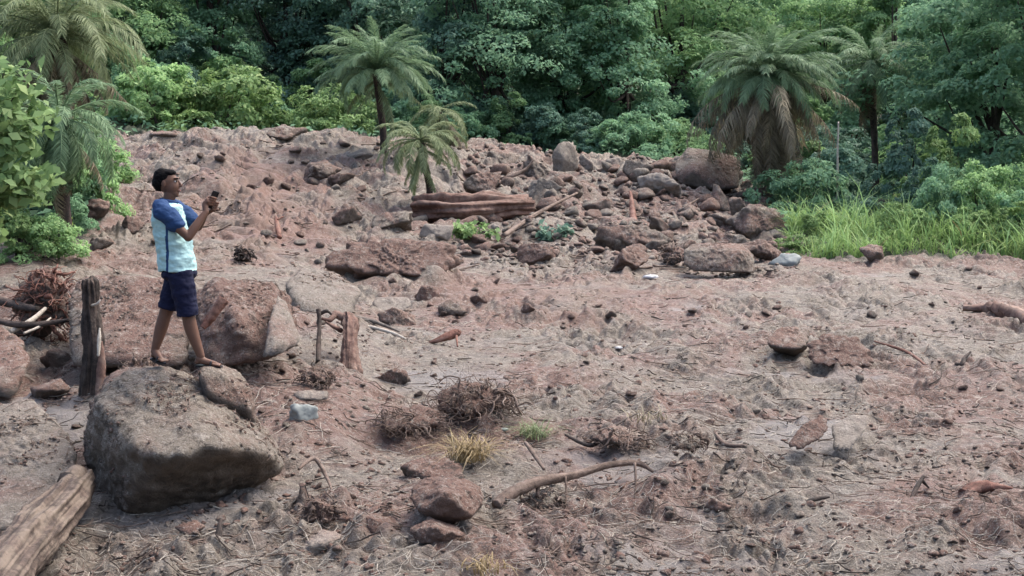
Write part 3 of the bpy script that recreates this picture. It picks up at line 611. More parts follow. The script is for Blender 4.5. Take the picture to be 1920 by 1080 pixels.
# broken post left
l = P(172, 735, 11.9); po = empty('broken_post', l, 'dark splintered trunk standing upright left of the man', 'stump')
mb = MB(); tube(mb, np.array([P(168, 745, 11.9), P(172, 690, 11.9), P(172, 640, 11.95), P(168, 580, 12), P(167, 530, 12), P(166, 522, 12)]) - l, [.09, .085, .08, .066, .062, .03], 40, 90, .14, 3, flute=.5); mb.build('trunk', 'bark_dark', po)
mb = MB(); tube(mb, np.array([P(184, 668, 11.75), P(186, 640, 11.8), P(187, 615, 11.85)]) - l, [.012, .02, .008], 8, 16, .3, 5); mb.build('splinter', 'wood_pale', po)
mb = MB(); tube(mb, np.array([P(170, 573, 11.95), P(182, 570, 11.88), P(188, 562, 11.88)]) - l, [.012, .013, .006], 8, 10, .2, 5); mb.build('splinter', 'wood_pale', po)
mb = MB(); tube(mb, np.array([P(188, 740, 11.8), P(190, 680, 11.85), P(189, 640, 11.9)]) - l, [.05, .04, .018], 12, 24, .2, 7); mb.build('split_half', 'bark_red', po)
# standing red stump in the middle
l = P(655, 695, 14.00); st = empty('tree_stump', l, 'reddish broken stump standing in the mud with a side root at its top', 'stump')
mb = MB(); tube(mb, np.array([P(655, 705, 13.90), P(655, 680, 14.00), P(656, 640, 14.20), P(655, 605, 14.40), P(650, 588, 14.50)]) - l, [.12, .095, .082, .09, .04], 40, 90, .2, 13, flute=.4); mb.build('trunk', 'bark_red', st)
mb = MB(); tube(mb, np.array([P(650, 600, 14.40), P(630, 590, 14.40), P(618, 600, 14.30), P(603, 597, 14.30)]) - l, [.05, .045, .03, .015], 10, 24, .2, 3)
tube(mb, np.array([P(640, 620, 14.30), P(625, 612, 14.20), P(610, 603, 14.20)]) - l, [.03, .025, .01], 8, 16, .2, 4); mb.build('side_root', 'bark_red', st)
wood_obj('dark_branch', 'bark_dark', 'thin dark stick standing upright left of the reddish stump', 'branch',
         [([P(597, 680, 13.70), P(597, 650, 13.90), P(599, 610, 14.10), P(597, 580, 14.20)], [.035, .03, .024, .03], 10, 30, .25, 3), ([P(598, 590, 14.20), P(612, 583, 14.20), P(622, 590, 14.20)], [.025, .02, .01], 8, 10, .2, 3)], P(597, 680, 13.70))
wood_obj('pale_stick', 'wood_pale', 'peeled whitish stick lying right of the reddish stump', 'branch',
         [([P(676, 612, 16.80), P(700, 617, 16.60), P(735, 627, 16.30), P(760, 638, 16.00)], [.018, .022, .022, .014], 9, 24, .12, 3)], P(676, 612, 16.80))
wood_obj('brown_stick', 'bark_grey', 'greyish-brown stick lying just behind the peeled whitish one', 'branch',
         [([P(672, 600, 17.30), P(700, 605, 17.10), P(752, 625, 16.60)], [.03, .03, .012], 9, 24, .12, 3)], P(672, 600, 17.30))
wood_obj('driftwood_chunk', 'root_red', 'reddish-brown tapered wood chunk propped on the open mud', 'wood',
         [([P(796, 646, 15.90), P(825, 636, 15.90), P(856, 624, 16.00), P(862, 620, 16.00)], [.012, .045, .055, .02], 12, 30, .14, 3), ([P(855, 626, 16.00), P(858, 650, 15.70)], [.02, .01], 7, 8, .1, 1)], P(825, 636, 15.90))
wood_obj('upright_stub', 'bark_dark', 'small dark upright stub of wood at the bottom left', 'stump',
         [([P(408, 1040, 8.5), P(410, 1005, 8.6), P(414, 972, 8.7)], [.035, .028, .012], 10, 20, .22, 3), ([P(408, 1035, 8.5), P(398, 1040, 8.4)], [.025, .01], 8, 8, .2, 3)], P(408, 1040, 8.5))
wood_obj('red_branch', 'root_red', 'reddish-brown broken branch near the right edge, lower corner', 'branch',
         [([P(1808, 928, 9.7), P(1830, 915, 9.8), P(1865, 914, 9.8), P(1898, 916, 9.8)], [.05, .055, .035, .01], 12, 30, .22, 3)], P(1830, 915, 9.8))
wood_obj('forked_twig', 'bark_dark', 'short forked dark twig sticking up, lower right', 'twig',
         [([P(1708, 940, 9.7), P(1718, 915, 9.8), P(1732, 893, 9.9)], [.015, .02, .014], 8, 16, .2, 3), ([P(1728, 900, 9.9), P(1742, 915, 9.9)], [.018, .006], 7, 8, .2, 3)], P(1718, 915, 9.8))
wood_obj('bent_twig', 'bark_dark', 'bent dark twig sticking out of the mud right of the reddish lump', 'twig',
         [([P(1792, 682, 15.1), P(1805, 684, 15.0), P(1808, 672, 15.1), P(1820, 660, 15.2)], [.02, .035, .025, .012], 8, 20, .2, 3)], P(1805, 684, 15.0))
wood_obj('muddy_log', 'bark_red', 'half-buried muddy log at the right edge of the mudflow', 'log',
         [([P(1806, 577, 18.8), P(1850, 578, 18.6), P(1880, 585, 18.2), P(1935, 605, 17.3)], [.04, .075, .12, .13], 14, 50, .3, 3)], P(1850, 580, 18.6))
wood_obj('lying_branch', 'bark_dark', 'thin dark branch lying across the mud right of the curved branch', 'branch',
         [([P(1500, 968, 9.5), P(1525, 958, 9.6), P(1555, 953, 9.65)], [.008, .02, .008], 7, 20, .15, 3)], P(1525, 958, 9.6))
wood_obj('red_twig', 'root_red', 'small reddish upright twig on the slope right of the man', 'twig',
         [([P(524, 446, 26), P(520, 425, 26.4), P(517, 406, 26.8)], [.05, .06, .03], 8, 16, .25, 3), ([P(519, 412, 26.6), P(532, 406, 26.7)], [.03, .015], 6, 8, .2, 3)], P(524, 446, 26))
wood_obj('slope_branch', 'root_red', 'reddish bark-covered branch standing in the rubble of the slope', 'branch',
         [([P(1190, 425, 30), P(1186, 395, 31), P(1182, 360, 32)], [.10, .08, .04], 10, 24, .25, 3)], P(1190, 425, 30))
wood_obj('crossed_branch', 'root_brown', 'forked branch sprawled in the rubble left of the pointed brown rock', 'branch',
         [([P(1215, 410, 31), P(1255, 398, 31), P(1290, 384, 32), P(1310, 372, 32.5)], [.03, .05, .04, .02], 8, 24, .15, 3), ([P(1262, 398, 31), P(1275, 420, 30)], [.04, .02], 7, 8, .2, 3), ([P(1300, 440, 29), P(1262, 412, 30.5)], [.03, .04], 7, 8, .2, 3)], P(1255, 398, 31))
for i, (pp, lb) in enumerate([(([1060, 815, 11.3], [1110, 835, 11.1], [1150, 800, 11.4], [1195, 775, 11.8]), 'dark crooked root sticking out of the mud above the curved branch'),
                 (([1340, 810, 11.5], [1360, 850, 11.2], [1400, 870, 11]), 'brown arching root in the mud left of the reddish lump by the dark hole'),
                 (([560, 880, 10.1], [590, 860, 10.3], [615, 900, 10.1], [625, 960, 9.5]), 'thin looping root right of the big foreground boulder'),
                 (([1020, 880, 10], [1000, 850, 10.4], [985, 830, 10.6]), 'short pale root beside the dry grass tuft'),
                 (([420, 560, 12.1], [400, 590, 12.05], [380, 615, 12]), 'thick brown root pressed against the reddish boulder'),
                 (([1640, 640, 16], [1700, 660, 15.4], [1740, 690, 14.6]), 'thin root trailing over the mud right of the reddish lump')]):
    p_ = np.array([P(*q) for q in pp])
    if i not in (4,): p_[:, 2] = np.maximum(p_[:, 2], ztv(p_[:, 0], p_[:, 1]) + .01)
    wood_obj('stray_root', ['bark_dark', 'root_brown', 'root_brown', 'root_brown', 'root_red', 'root_red'][i], lb, 'root', [(p_, [.012, .02, .014] + [.006] * (len(pp) - 3) if i != 4 else [.05, .05, .03], 8, 30, .15, i)], p_[0])
# ------------------------------------------------------------------ root balls and tufts
def root_ball(px, pb, w, h, seed, core, rootm, label, nroot=60, name='root_ball', rr=.010, ext=.6, depth=.8, upbias=.2, Y=None):
    g0 = at(px, pb) if Y is None else P(px, pb, Y); t = g0[1] / F; Wm = w * t; Hm = h * t; r = np.random.RandomState(seed)
    root = empty(name, g0, label, 'roots')
    X, Fc, c = rock_verts(rnd_pts(seed, Wm * .95, Wm * depth * .9, Hm * .82, 14), 5, 9, .16, seed, 2.6)
    mesh_np('soil', X + (0, Wm * .2, Hm * .42), Fc, core, root)
    mb = MB(); C = np.array([0, Wm * .2, Hm * .36])
    for i in range(int(nroot * 1.5)):
        d = r.randn(3); d[2] = d[2] + upbias; d[1] -= .5; d = unit(d); p = C + d * np.array([Wm * .45, Wm * .38, Hm * .40]); pts = [C + (p - C) * .8, p]
        tg = r.randn(3) * np.array([1, .7, .6]); tg -= d * np.dot(tg, d); dd = unit(d * r.uniform(.1, .7) + unit(tg) * r.uniform(.4, 1.0) + np.array([0, 0, -.15]))
        L = r.uniform(.15, ext) * Wm * .62; wv = r.randn(3) * .3
        for j in range(6):
            dd = unit(dd + r.randn(3) * .5 + wv * .4 + np.array([0, 0, -.18])); p = p + dd * L / 5; p[2] = max(p[2], .0 + .03 * r.rand()); pts.append(p)
        q = rr * float(np.clip(r.lognormal(-.5, .7), .25, 3.2)); tube(mb, pts, np.linspace(q, q * .35, len(pts)), 5, 20, 0, i)
    mb.build('root_tangle', rootm, root); return root
root_ball(84, 640, 130, 175, 91, 'dark_rock', 'root_red', 'bristly red-brown uprooted root ball at the left edge', 170, rr=.011, ext=.55, upbias=.5, Y=14.4)
root_ball(890, 788, 170, 78, 92, 'red_clod', 'root_brown', 'tangled root clump in the middle of the foreground mud', 150, rr=.007, ext=.75)
root_ball(770, 820, 160, 60, 93, 'red_clod', 'root_brown', 'earthy root clod with a dark undercut left of the central tangle', 110, rr=.005, ext=.6)
root_ball(455, 492, 38, 36, 94, 'dark_rock', 'bark_dark', 'small blackened stump of roots on the slope beside the man', 40, rr=.02, ext=.7)
root_ball(592, 728, 80, 44, 95, 'dark_rock', 'root_brown', 'dark clump of roots below the thin upright stick', 60, rr=.008)
root_ball(260, 745, 100, 95, 96, 'dark_rock', 'root_brown', 'dark matted roots piled behind the big boulder under the rear foot', 70, rr=.009, Y=11.7)
root_ball(1160, 842, 130, 44, 97, 'muddy_rock', 'root_brown', 'low tangle of roots in the mud above the curved branch', 60, rr=.006)
root_ball(1290, 850, 90, 46, 98, 'muddy_rock', 'root_brown', 'pale grey tangle of roots left of the dark hole', 50, rr=.006)
root_ball(1270, 500, 70, 46, 99, 'muddy_rock', 'root_brown', 'bundle of roots and sticks between the dome-shaped and the blocky rock', 40, rr=.02)
root_ball(600, 985, 80, 60, 100, 'red_clod', 'root_brown', 'small root clump with looping rootlets right of the foreground boulder', 50, rr=.007)
root_ball(1010, 960, 130, 44, 101, 'muddy_rock', 'root_brown', 'mat of rootlets caught under the curved branch', 80, rr=.006)
# pale and dark poles under the left root ball
for i, (pp, r_, mt, lb) in enumerate([(([20, 622, 13.7], [60, 600, 13.9], [85, 578, 14.2]), .03, 'wood_pale', 'pale grey stick leaning under the red-brown root ball'),
       (([45, 625, 13.5], [75, 612, 13.7], [95, 596, 14.0]), .015, 'wood_pale', 'thinner pale stick right of the one under the root ball'),
       (([-20, 560, 14.5], [30, 572, 14.3], [70, 580, 14.1]), .05, 'bark_dark', 'dark branch behind the red-brown root ball'),
       (([-10, 600, 13.9], [50, 610, 13.7], [130, 600, 13.8]), .035, 'bark_dark', 'dark wet branch lying below the red-brown root ball')]):
    wood_obj('fallen_branch', mt, lb, 'branch', [([P(*q) for q in pp], [r_, r_, r_ * .7], 9, 24, .15, i)], P(*pp[0]))
def blades(mb, base, n, L, wdt, r, spread=.5, lean=.6, zfun=None):
    for i in range(n):
        a = r.uniform(0, 6.283); b0 = np.array(base) + np.array([math.cos(a), math.sin(a), 0]) * spread * r.rand() ** .7
        if zfun is not None: b0[2] = zfun(b0[0], b0[1]) - .02
        l = L * r.uniform(.5, 1.15); a = r.uniform(0, 6.283); d = np.array([math.cos(a), math.sin(a), 0]); s = np.array([-d[1], d[0], 0]) * wdt * r.uniform(.6, 1.3)
        ln = lean * r.uniform(.2, 1.3); pts = [b0 + d * l * ln * t * t + np.array([0, 0, l * (t - .45 * ln * t ** 3)]) for t in (0, .35, .7, 1)]
        V = [pts[0] - s, pts[0] + s, pts[1] - s, pts[1] + s, pts[2] - s * .7, pts[2] + s * .7, pts[3]]
        mb.add(V, [(0, 1, 3, 2), (2, 3, 5, 4), (4, 5, 6)], np.tile([r.rand(), r.rand()], (7, 1)))
r = np.random.RandomState(5)
for (px, pb, n, L, sp, mt, lb) in [(880, 862, 190, .34, .2, 'grass_dry', 'yellow dry grass tuft below the central tangle of roots'),
        (1000, 822, 110, .24, .16, 'frond_olive', 'olive-brown grass tuft right of the yellow one'),
        (905, 1072, 60, .14, .16, 'grass_dry', 'small straw-yellow tuft at the bottom edge'),
        (1215, 792, 40, .2, .2, 'frond_dry', 'dry brown grass blades above the low tangle of roots')]:
    mb = MB(); g0 = at(px, pb); blades(mb, (0, 0, 0), n, L, .005, r, sp, 1.6)
    tag(mb.build('grass_tuft', mt), lb, 'grass').location = g0
# litter scraps
def scrap(px, py, s, label, mt='litter_white'):
    g0 = at(px, py); V, Fc = ico(3); X = V * (s, s * .8, s * .35); X = X * (1 + .35 * fbm3(V * 2.2 + px, 3, 3))[:, None]
    o = mesh_np('plastic_scrap', X, Fc, mt, loc=g0 + (0, 0, s * .3)); tag(o, label, 'litter')
scrap(1220, 524, .14, 'crumpled white scrap lying below the foot of the rubble')
scrap(1160, 660, .05, 'small white scrap in the middle of the open mud')
scrap(945, 808, .045, 'pale bluish scrap right of the yellow grass tuft', 'bluish_stone')
# ------------------------------------------------------------------ foliage
def leaves(centers, normals, size, r, tint, tip=None, asp=.5, cup=.25):
    """one folded leaf (two triangles pairs) per centre"""
    n = len(centers); nn = normals + r.normal(0, .45, (n, 3)); nn /= np.linalg.norm(nn, axis=1)[:, None]
    t = r.randn(n, 3) + np.array([0, 0, -.5]); t -= nn * (t * nn).sum(1)[:, None]; t /= np.linalg.norm(t, axis=1)[:, None]
    b = np.cross(nn, t); L = (size * r.uniform(.6, 1.35, n))[:, None]; Wd = L * asp * .5
    base = centers - t * L * .5; tipp = centers + t * L * .5 - nn * L * cup * .6; m1 = centers - b * Wd + nn * L * cup * .15; m2 = centers + b * Wd + nn * L * cup * .15
    V = np.stack([base, m1, tipp, m2], 1).reshape(-1, 3)
    Fq = np.arange(n * 4).reshape(n, 4); T = np.repeat(np.column_stack([tint, r.rand(n)]), 4, axis=0)
    return V, Fq, T
def crown(seed, Rr, Hh, z0, nl, nclump, size, lobes=7, squash=.8, per=None, clr=.14, narrow=0, asp=.5):
    """leaf clumps over several lobes; returns V,F,T and lobe centres"""
    r = np.random.RandomState(seed); C = []; LC = []
    for k in range(lobes):
        a = r.uniform(0, 6.283); q = math.sqrt(r.rand()) * .62; zz = (k + .5) / lobes * .82 + .06; w = (1 - narrow * zz) * (1.15 - .5 * abs(zz - .45))
        LC.append((np.array([math.cos(a) * q * Rr * w, math.sin(a) * q * Rr * w, z0 + zz * Hh]), Rr * r.uniform(.32, .5) * w, ))
    for k in range(nclump):
        c, rad = LC[r.randint(lobes)]; d = r.randn(3); d[2] = abs(d[2]) * .9 - .25; d = unit(d) * r.uniform(.72, 1.08); p = c + d * rad * np.array([1, 1, squash])
        C.append((p, unit(p - c + np.array([0, 0, .35 * rad])), rad))
    Vs, Ns, Ts = [], [], []
    per = nl // nclump
    for p, nrm, rad in C:
        cr = Rr * clr * r.uniform(.6, 1.5); d = r.randn(per, 3); d /= np.linalg.norm(d, axis=1)[:, None]
        s = np.sign((d * nrm).sum(1) + .25)[:, None]; d = d * s; Vs.append(p + d * cr * np.array([1, 1, .6]) * r.uniform(.5, 1, (per, 1)))
        Ns.append(d * .35 + nrm * .45 + np.array([0, 0, .45])); Ts.append(np.clip(np.full(per, r.rand()) * .75 + r.rand(per) * .35, 0, 1))
    V, Fq, T = leaves(np.concatenate(Vs), np.concatenate(Ns), size, r, np.concatenate(Ts), asp=asp)
    return V, Fq, T, LC
def make_tree(seed, Rr, Hh, z0, nl, nclump, size, name='forest_tree', material='leaf_teal', trunk='bark_dark', lobes=8, trad=.16, narrow=.2, loc=(0, 0, 0), clr=.14, asp=.5, squash=.8):
    root = empty(name, loc, None, None); V, Fq, T, LC = crown(seed, Rr, Hh, z0, nl, nclump, size, lobes, narrow=narrow, clr=clr, asp=asp, squash=squash)
    mesh_np('crown', V, Fq, material, root, smooth=False, tint=T)
    mb = MB(); r = np.random.RandomState(seed); top = np.array([r.uniform(-.3, .3), r.uniform(-.3, .3), z0 + Hh * .7])
    tube(mb, [(0, 0, -.4), (r.uniform(-.1, .1), 0, z0 * .5 + .2), top * np.array([.5, .5, .55]), top], [trad * 1.25, trad, trad * .75, trad * .2], 10, 16, .12, seed)
    for c, rad in LC:
        st = top * np.array([.5, .5, .45]) * r.uniform(.7, 1.2); tube(mb, [st, (st + c) / 2 + np.array([0, 0, -.1 * Hh * r.rand()]), c], [trad * .5, trad * .3, trad * .1], 6, 10, .1, seed)
    mb.build('trunk', trunk, root); return root
def recolor(root, material):
    for ch in root.children:
        if ch.name.startswith('crown'): ch.material_slots[0].link = 'OBJECT'; ch.material_slots[0].material = M[material]
def place(root, px, Y, sc, rz, label, cat, group=None, dz=-.1, scz=None, material=None, used=set()):
    X = (px - 960) / F * Y
    if root.name in used: root = copy_tree(root)
    else: used.add(root.name)
    root.location = (X, Y, zt(X, Y) + dz); root.rotation_euler = (0, 0, rz); root.scale = (sc, sc, scz or sc)
    for k in ('label', 'category', 'group'):
        if k in root: del root[k]
    tag(root, label, cat, group)
    if material: recolor(root, material)
    return root
VT = [make_tree(300 + k, [3.4, 2.8, 3.8, 3.0, 4.2, 2.6][k], [9.5, 10, 8.3, 7.5, 10, 11][k], [.2, .3, .1, .1, .1, .4][k], 27000, [260, 230, 300, 220, 330, 240][k], [.17, .16, .19, .15, .18, .17][k], lobes=[15, 12, 17, 12, 20, 14][k], trad=.17, narrow=[.2, .5, .1, .3, .2, .45][k]) for k in range(6)]
VB = [make_tree(340 + k, [1.7, 1.4, 2.0, 1.3][k], [1.9, 2.4, 1.7, 1.5][k], .05, 7000, [70, 60, 90, 60][k], [.13, .12, .15, .11][k], name='leafy_bush', material='leaf_mid', lobes=[6, 5, 8, 5][k], trad=.05, narrow=.1, clr=.17) for k in range(4)]
r = np.random.RandomState(77)
def region(px): return 'above the head of the man' if px < 480 else 'behind the arching palm' if px < 800 else 'above the upright pale rock' if px < 1250 else 'behind the shaggy palm' if px < 1560 else 'right of the slender palm'
FT = 'dense tree of the forested hillside behind the mudflow'; FG = 'trees of the hillside forest'
row = [('far', 112, 15, 0), ('far', 98, 16, 0), ('far', 86, 17, 0), ('mid', 75, 17, 0), ('mid', 66, 18, 0), ('mid', 59, 15, 0)]
mats = ['leaf_teal', 'leaf_teal', 'leaf_mid', 'leaf_teal', 'leaf_teal', 'leaf_mid']
for kd, Yc, n, mt in row:
    for i in range(n):
        px = -330 + (i + r.uniform(.1, .9)) * 2580 / n; Y = Yc + r.uniform(-4, 4); k = r.randint(6); mm = mats[r.randint(6)]
        if 480 < px < 760: mm = 'leaf_deep'  # shade of the dark forest gap put into the leaf colour
        if 1480 < px < 1760 and kd == 'far': mm = 'leaf_light' if r.rand() < .4 else 'leaf_mid'
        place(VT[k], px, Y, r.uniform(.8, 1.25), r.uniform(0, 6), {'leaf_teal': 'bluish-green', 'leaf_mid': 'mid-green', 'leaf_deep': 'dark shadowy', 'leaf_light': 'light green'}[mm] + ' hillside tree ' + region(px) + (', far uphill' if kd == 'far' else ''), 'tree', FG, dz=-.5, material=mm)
# the nearer wall of trees: px, Y, scale, variant, material, label
near = [(-60, 50, 1.0, 1, 'leaf_mid', 'mid-green tree at the far left edge behind the palms'),
 (270, 54, .95, 2, 'leaf_mid', 'pale green spreading tree above the left end of the mudflow'),
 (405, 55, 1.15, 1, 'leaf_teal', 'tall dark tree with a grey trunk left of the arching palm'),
 (545, 57, 1.1, 4, 'leaf_deep', 'very dark tree just left of the arching palm'),  # this and the next: leaves coloured darker to paint the shadowed gap
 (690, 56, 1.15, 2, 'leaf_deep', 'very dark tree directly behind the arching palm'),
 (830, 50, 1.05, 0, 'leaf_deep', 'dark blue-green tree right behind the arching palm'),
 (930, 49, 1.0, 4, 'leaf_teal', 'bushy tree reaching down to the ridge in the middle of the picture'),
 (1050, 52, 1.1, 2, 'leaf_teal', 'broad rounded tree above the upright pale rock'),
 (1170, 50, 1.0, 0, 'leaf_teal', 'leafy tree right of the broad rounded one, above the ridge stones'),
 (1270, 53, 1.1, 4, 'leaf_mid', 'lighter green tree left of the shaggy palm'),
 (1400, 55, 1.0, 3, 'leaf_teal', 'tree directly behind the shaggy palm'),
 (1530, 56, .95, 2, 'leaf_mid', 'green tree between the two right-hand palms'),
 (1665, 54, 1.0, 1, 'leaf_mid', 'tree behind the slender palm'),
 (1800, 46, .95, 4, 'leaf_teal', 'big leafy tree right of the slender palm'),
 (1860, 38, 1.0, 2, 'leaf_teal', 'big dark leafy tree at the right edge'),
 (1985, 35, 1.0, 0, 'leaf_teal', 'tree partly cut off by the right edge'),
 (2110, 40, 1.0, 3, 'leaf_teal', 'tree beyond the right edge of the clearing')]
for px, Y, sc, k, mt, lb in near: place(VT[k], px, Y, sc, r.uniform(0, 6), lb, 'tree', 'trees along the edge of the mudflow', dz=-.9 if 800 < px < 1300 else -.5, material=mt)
# bushes along the edge
BL = 'leafy bush in the thicket along the forest edge'
bushes = []
for px in np.arange(190, 640, 34): bushes.append((px + r.uniform(-12, 12), r.uniform(44.5, 48.5), r.uniform(.65, 1.15), ['leaf_mid', 'leaf_light', 'leaf_mid', 'leaf_teal'][r.randint(4)]))
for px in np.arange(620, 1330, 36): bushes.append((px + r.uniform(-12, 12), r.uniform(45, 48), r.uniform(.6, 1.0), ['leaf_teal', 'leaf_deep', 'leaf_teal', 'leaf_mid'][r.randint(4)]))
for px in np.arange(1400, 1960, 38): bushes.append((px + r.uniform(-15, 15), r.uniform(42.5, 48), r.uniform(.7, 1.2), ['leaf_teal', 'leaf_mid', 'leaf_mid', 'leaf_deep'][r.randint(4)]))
for px in np.arange(-80, 210, 44): bushes.append((px + r.uniform(-15, 15), r.uniform(29, 34), r.uniform(.5, .9), ['leaf_mid', 'leaf_light', 'leaf_teal'][r.randint(3)]))
for px in np.arange(150, 1900, 90): bushes.append((px + r.uniform(-25, 25), r.uniform(51, 56), r.uniform(1.0, 1.6), ['leaf_teal', 'leaf_mid', 'leaf_deep'][r.randint(3)]))
for px, Y, sc, mt in bushes: place(VB[r.randint(4)], px, Y, sc, r.uniform(0, 6), {'leaf_teal': 'bluish-green', 'leaf_mid': 'mid-green', 'leaf_deep': 'dark', 'leaf_light': 'yellow-green'}[mt] + ' forest-edge bush ' + ('on the left bank' if Y < 38 and px < 400 else 'deeper in, ' + region(px) if Y > 50 else region(px)), 'bush', 'bushes of the forest-edge thicket', dz=-.15, material=mt)
for px, Y, sc, scz, k, mt, lb in [
  (300, 43.5, 1.2, 1.3, 0, 'leaf_mid', 'rounded green bush on the crest left of centre, above the head of the man'),
  (420, 45, 1.3, 1.3, 2, 'leaf_light', 'yellow-green bush on the crest between the man and the arching palm'),
  (255, 45, 1.1, 1.4, 1, 'leaf_teal', 'bluish-green bush at the left end of the crest'),
  (1500, 33.5, .75, .9, 2, 'leaf_teal', 'low dark bush just right of the trunk of the shaggy palm'),
  (1555, 35, .85, 1.1, 0, 'leaf_deep', 'dark bush behind the thin pale pole'),
  (1600, 33, .6, .7, 3, 'leaf_deep', 'small dark bush left of the foot of the slender palm'),
  (1700, 33, .8, 1.2, 1, 'leaf_deep', 'dark shrub in the shade right of the slender palm'),
  (1775, 31, .85, 1.3, 1, 'leaf_light', 'tall bright green creeper-covered shrub rising from the grass'),
  (1850, 31, .62, 1.15, 3, 'leaf_mid', 'green shrub between the creeper-covered one and the right edge'),
  (1905, 29, .7, 1.0, 2, 'leaf_mid', 'green shrub at the right edge above the grass'),
  (1660, 41.6, .24, .22, 3, 'leaf_yellow', 'small patch of bright yellow leaves beside the trunk of the slender palm'),
  (45, 23.3, .36, .3, 3, 'leaf_light', 'small yellow-green plant on the left bank under the broad-leaved tree'),
  (125, 23.6, .22, .25, 1, 'leaf_yellow', 'tiny yellow-green seedling on the left bank'),
  (75, 21.6, .42, .42, 2, 'leaf_mid', 'spreading green bush hiding the trunk foot of the low drooping palm'),
  (130, 24.5, .35, .4, 0, 'leaf_teal', 'small bluish bush behind the low drooping palm'),
  (30, 21.5, .5, .6, 1, 'leaf_light', 'light green bush under the hanging broad leaves at the left edge'),
  (150, 27.5, .55, .8, 2, 'leaf_mid', 'green bush leaning over the upper left bank above the mud'),
  (60, 26.5, .9, 1.6, 0, 'leaf_mid', 'tall green bush between the two left palms'),
  (1530, 28.5, .35, .4, 0, 'leaf_light', 'small light green weed clump at the left end of the grass'),
  (1605, 29, .3, .3, 1, 'leaf_mid', 'weedy shrub in the grass left of the slender palm foot'),
  (1690, 27.5, .35, .45, 2, 'leaf_light', 'bright weed clump in the middle of the grass'),
  (1745, 28.5, .45, .6, 3, 'leaf_mid', 'dark-stemmed weed in the grass under the creeper-covered shrub'),
  (1815, 27, .4, .5, 0, 'leaf_light', 'bright low shrub at the grass front, right part'),
  (1885, 26.6, .45, .5, 1, 'leaf_light', 'bright shrub in the grass by the right edge'),
  (1775, 28.2, .55, .95, 2, 'leaf_teal', 'dark tangled shrub in front of the creeper-covered one'),
  (1840, 28.0, .6, .9, 0, 'leaf_mid', 'tangled shrub at the grass edge, second from the right edge'),
  (1925, 27.6, .65, 1.0, 3, 'leaf_teal', 'tangled shrub cut off by the right edge of the picture'),
  (1720, 29.5, .5, .8, 1, 'leaf_deep', 'dark narrow shrub standing in the grass right of the slender palm foot'),
  (170, 27, .6, .8, 0, 'leaf_teal', 'bush behind the drooping palm on the left bank'),
  (20, 25, .8, 1.1, 1, 'leaf_mid', 'dense bush behind the broad-leaved tree at the left edge'),
  (1495, 26.8, .32, .25, 2, 'leaf_light', 'small bright bush where the rubble meets the grass')]:
    o = place(VB[k], px, Y, sc, r.uniform(0, 6), lb, 'bush', dz=-.1, scz=scz, material=mt)
    if 'yellow leaves' in lb: o.location.z = P(1650, 160, 41.6)[2]
# sprigs caught in the debris
def sprig(px, pb, w, h, material, label, seed):
    g0 = at(px, pb); t = g0[1] / F; rr = np.random.RandomState(seed); root = empty('leafy_sprig', g0, label, 'plant'); mb = MB(); C = []; Nn = []
    for k in range(9):
        a = rr.uniform(0, 6.28); e = np.array([math.cos(a) * w * t * .5, math.sin(a) * w * t * .35 + .1, h * t * rr.uniform(.4, 1)]); tube(mb, [(0, 0, 0), e * .5 + (0, 0, .08), e], [.014, .01, .004], 5, 8, 0, k)
        for j in range(26): q = e * rr.uniform(.35, 1.05) + rr.normal(0, .06, 3); q[2] = abs(q[2]); C.append(q); Nn.append(np.array([0, -.4, .8]))
    V, Fq, T = leaves(np.array(C), np.array(Nn), .17, rr, rr.rand(len(C)), asp=.55); mesh_np('foliage', V, Fq, material, root, smooth=False, tint=T); mb.build('stem', 'root_brown', root)
sprig(890, 448, 84, 26, 'leaf_light', 'torn yellow-green leafy sprig lying below the fallen trunk', 1)
sprig(1040, 452, 58, 26, 'leaf_deep', 'torn dark green leafy sprig lying right of the foot of the long pole', 2)
# ------------------------------------------------------------------ grass and undergrowth
mb = []; r = np.random.RandomState(9)
def grass_np(n, gen, L, wd, material, name, label, lean=.6):
    P0 = gen(n); n = len(P0); a = r.uniform(0, 6.283, n); d = np.column_stack([np.cos(a), np.sin(a), 0 * a]); a2 = a + math.pi / 2 + r.normal(0, .5, n)
    s = np.column_stack([np.cos(a2), np.sin(a2), 0 * a]) * (wd * r.uniform(.6, 1.3, n))[:, None]; l = (L * r.uniform(.45, 1.2, n) * P0[:, 3])[:, None]; ln = (lean * r.uniform(.2, 1.4, n))[:, None]
    rows = []
    for t in (0, .35, .7, 1):
        c = P0[:, :3] + d * l * ln * t * t + np.array([0, 0, 1]) * l * (t - .4 * ln * t ** 3); rows += [c - s * (1 - .8 * t ** 2), c + s * (1 - .8 * t ** 2)]
    V = np.stack(rows, 1).reshape(-1, 3); b0 = np.arange(n)[:, None] * 8
    Fq = np.concatenate([b0 + np.array([0, 1, 3, 2]), b0 + np.array([2, 3, 5, 4]), b0 + np.array([4, 5, 7, 6])]); T = np.repeat(np.column_stack([r.rand(n) * .6 + .4 * P0[:, 4], r.rand(n)]), 8, axis=0)
    return tag(mesh_np(name, V, Fq, material, smooth=False, tint=T), label, 'grass', kind='stuff')
def gen_grass(n):
    Y = r.uniform(23.8, 34, n); X = ((r.uniform(1478, 2150, n)) - 960) / F * Y; g_ = green_at(X, Y); cl = pn2(X / .9, Y / .9, 70)
    cl = cl + .8 * pn2(X / .35, Y / .35, 71); hgt = np.clip(.7 + 1.1 * cl, .2, 1.7); k = (g_ > .45) & (r.rand(n) < .45 + 1.3 * cl); X, Y, cl, hgt = X[k], Y[k], cl[k], hgt[k]
    return np.column_stack([X, Y, ztv(X, Y) - .03, hgt, np.clip(.5 + cl, 0, 1)])
grass_np(36000, gen_grass, .60, .012, 'grass_green', 'grass', 'bright green grass along the edge of the mudflow on the right', lean=1.1)
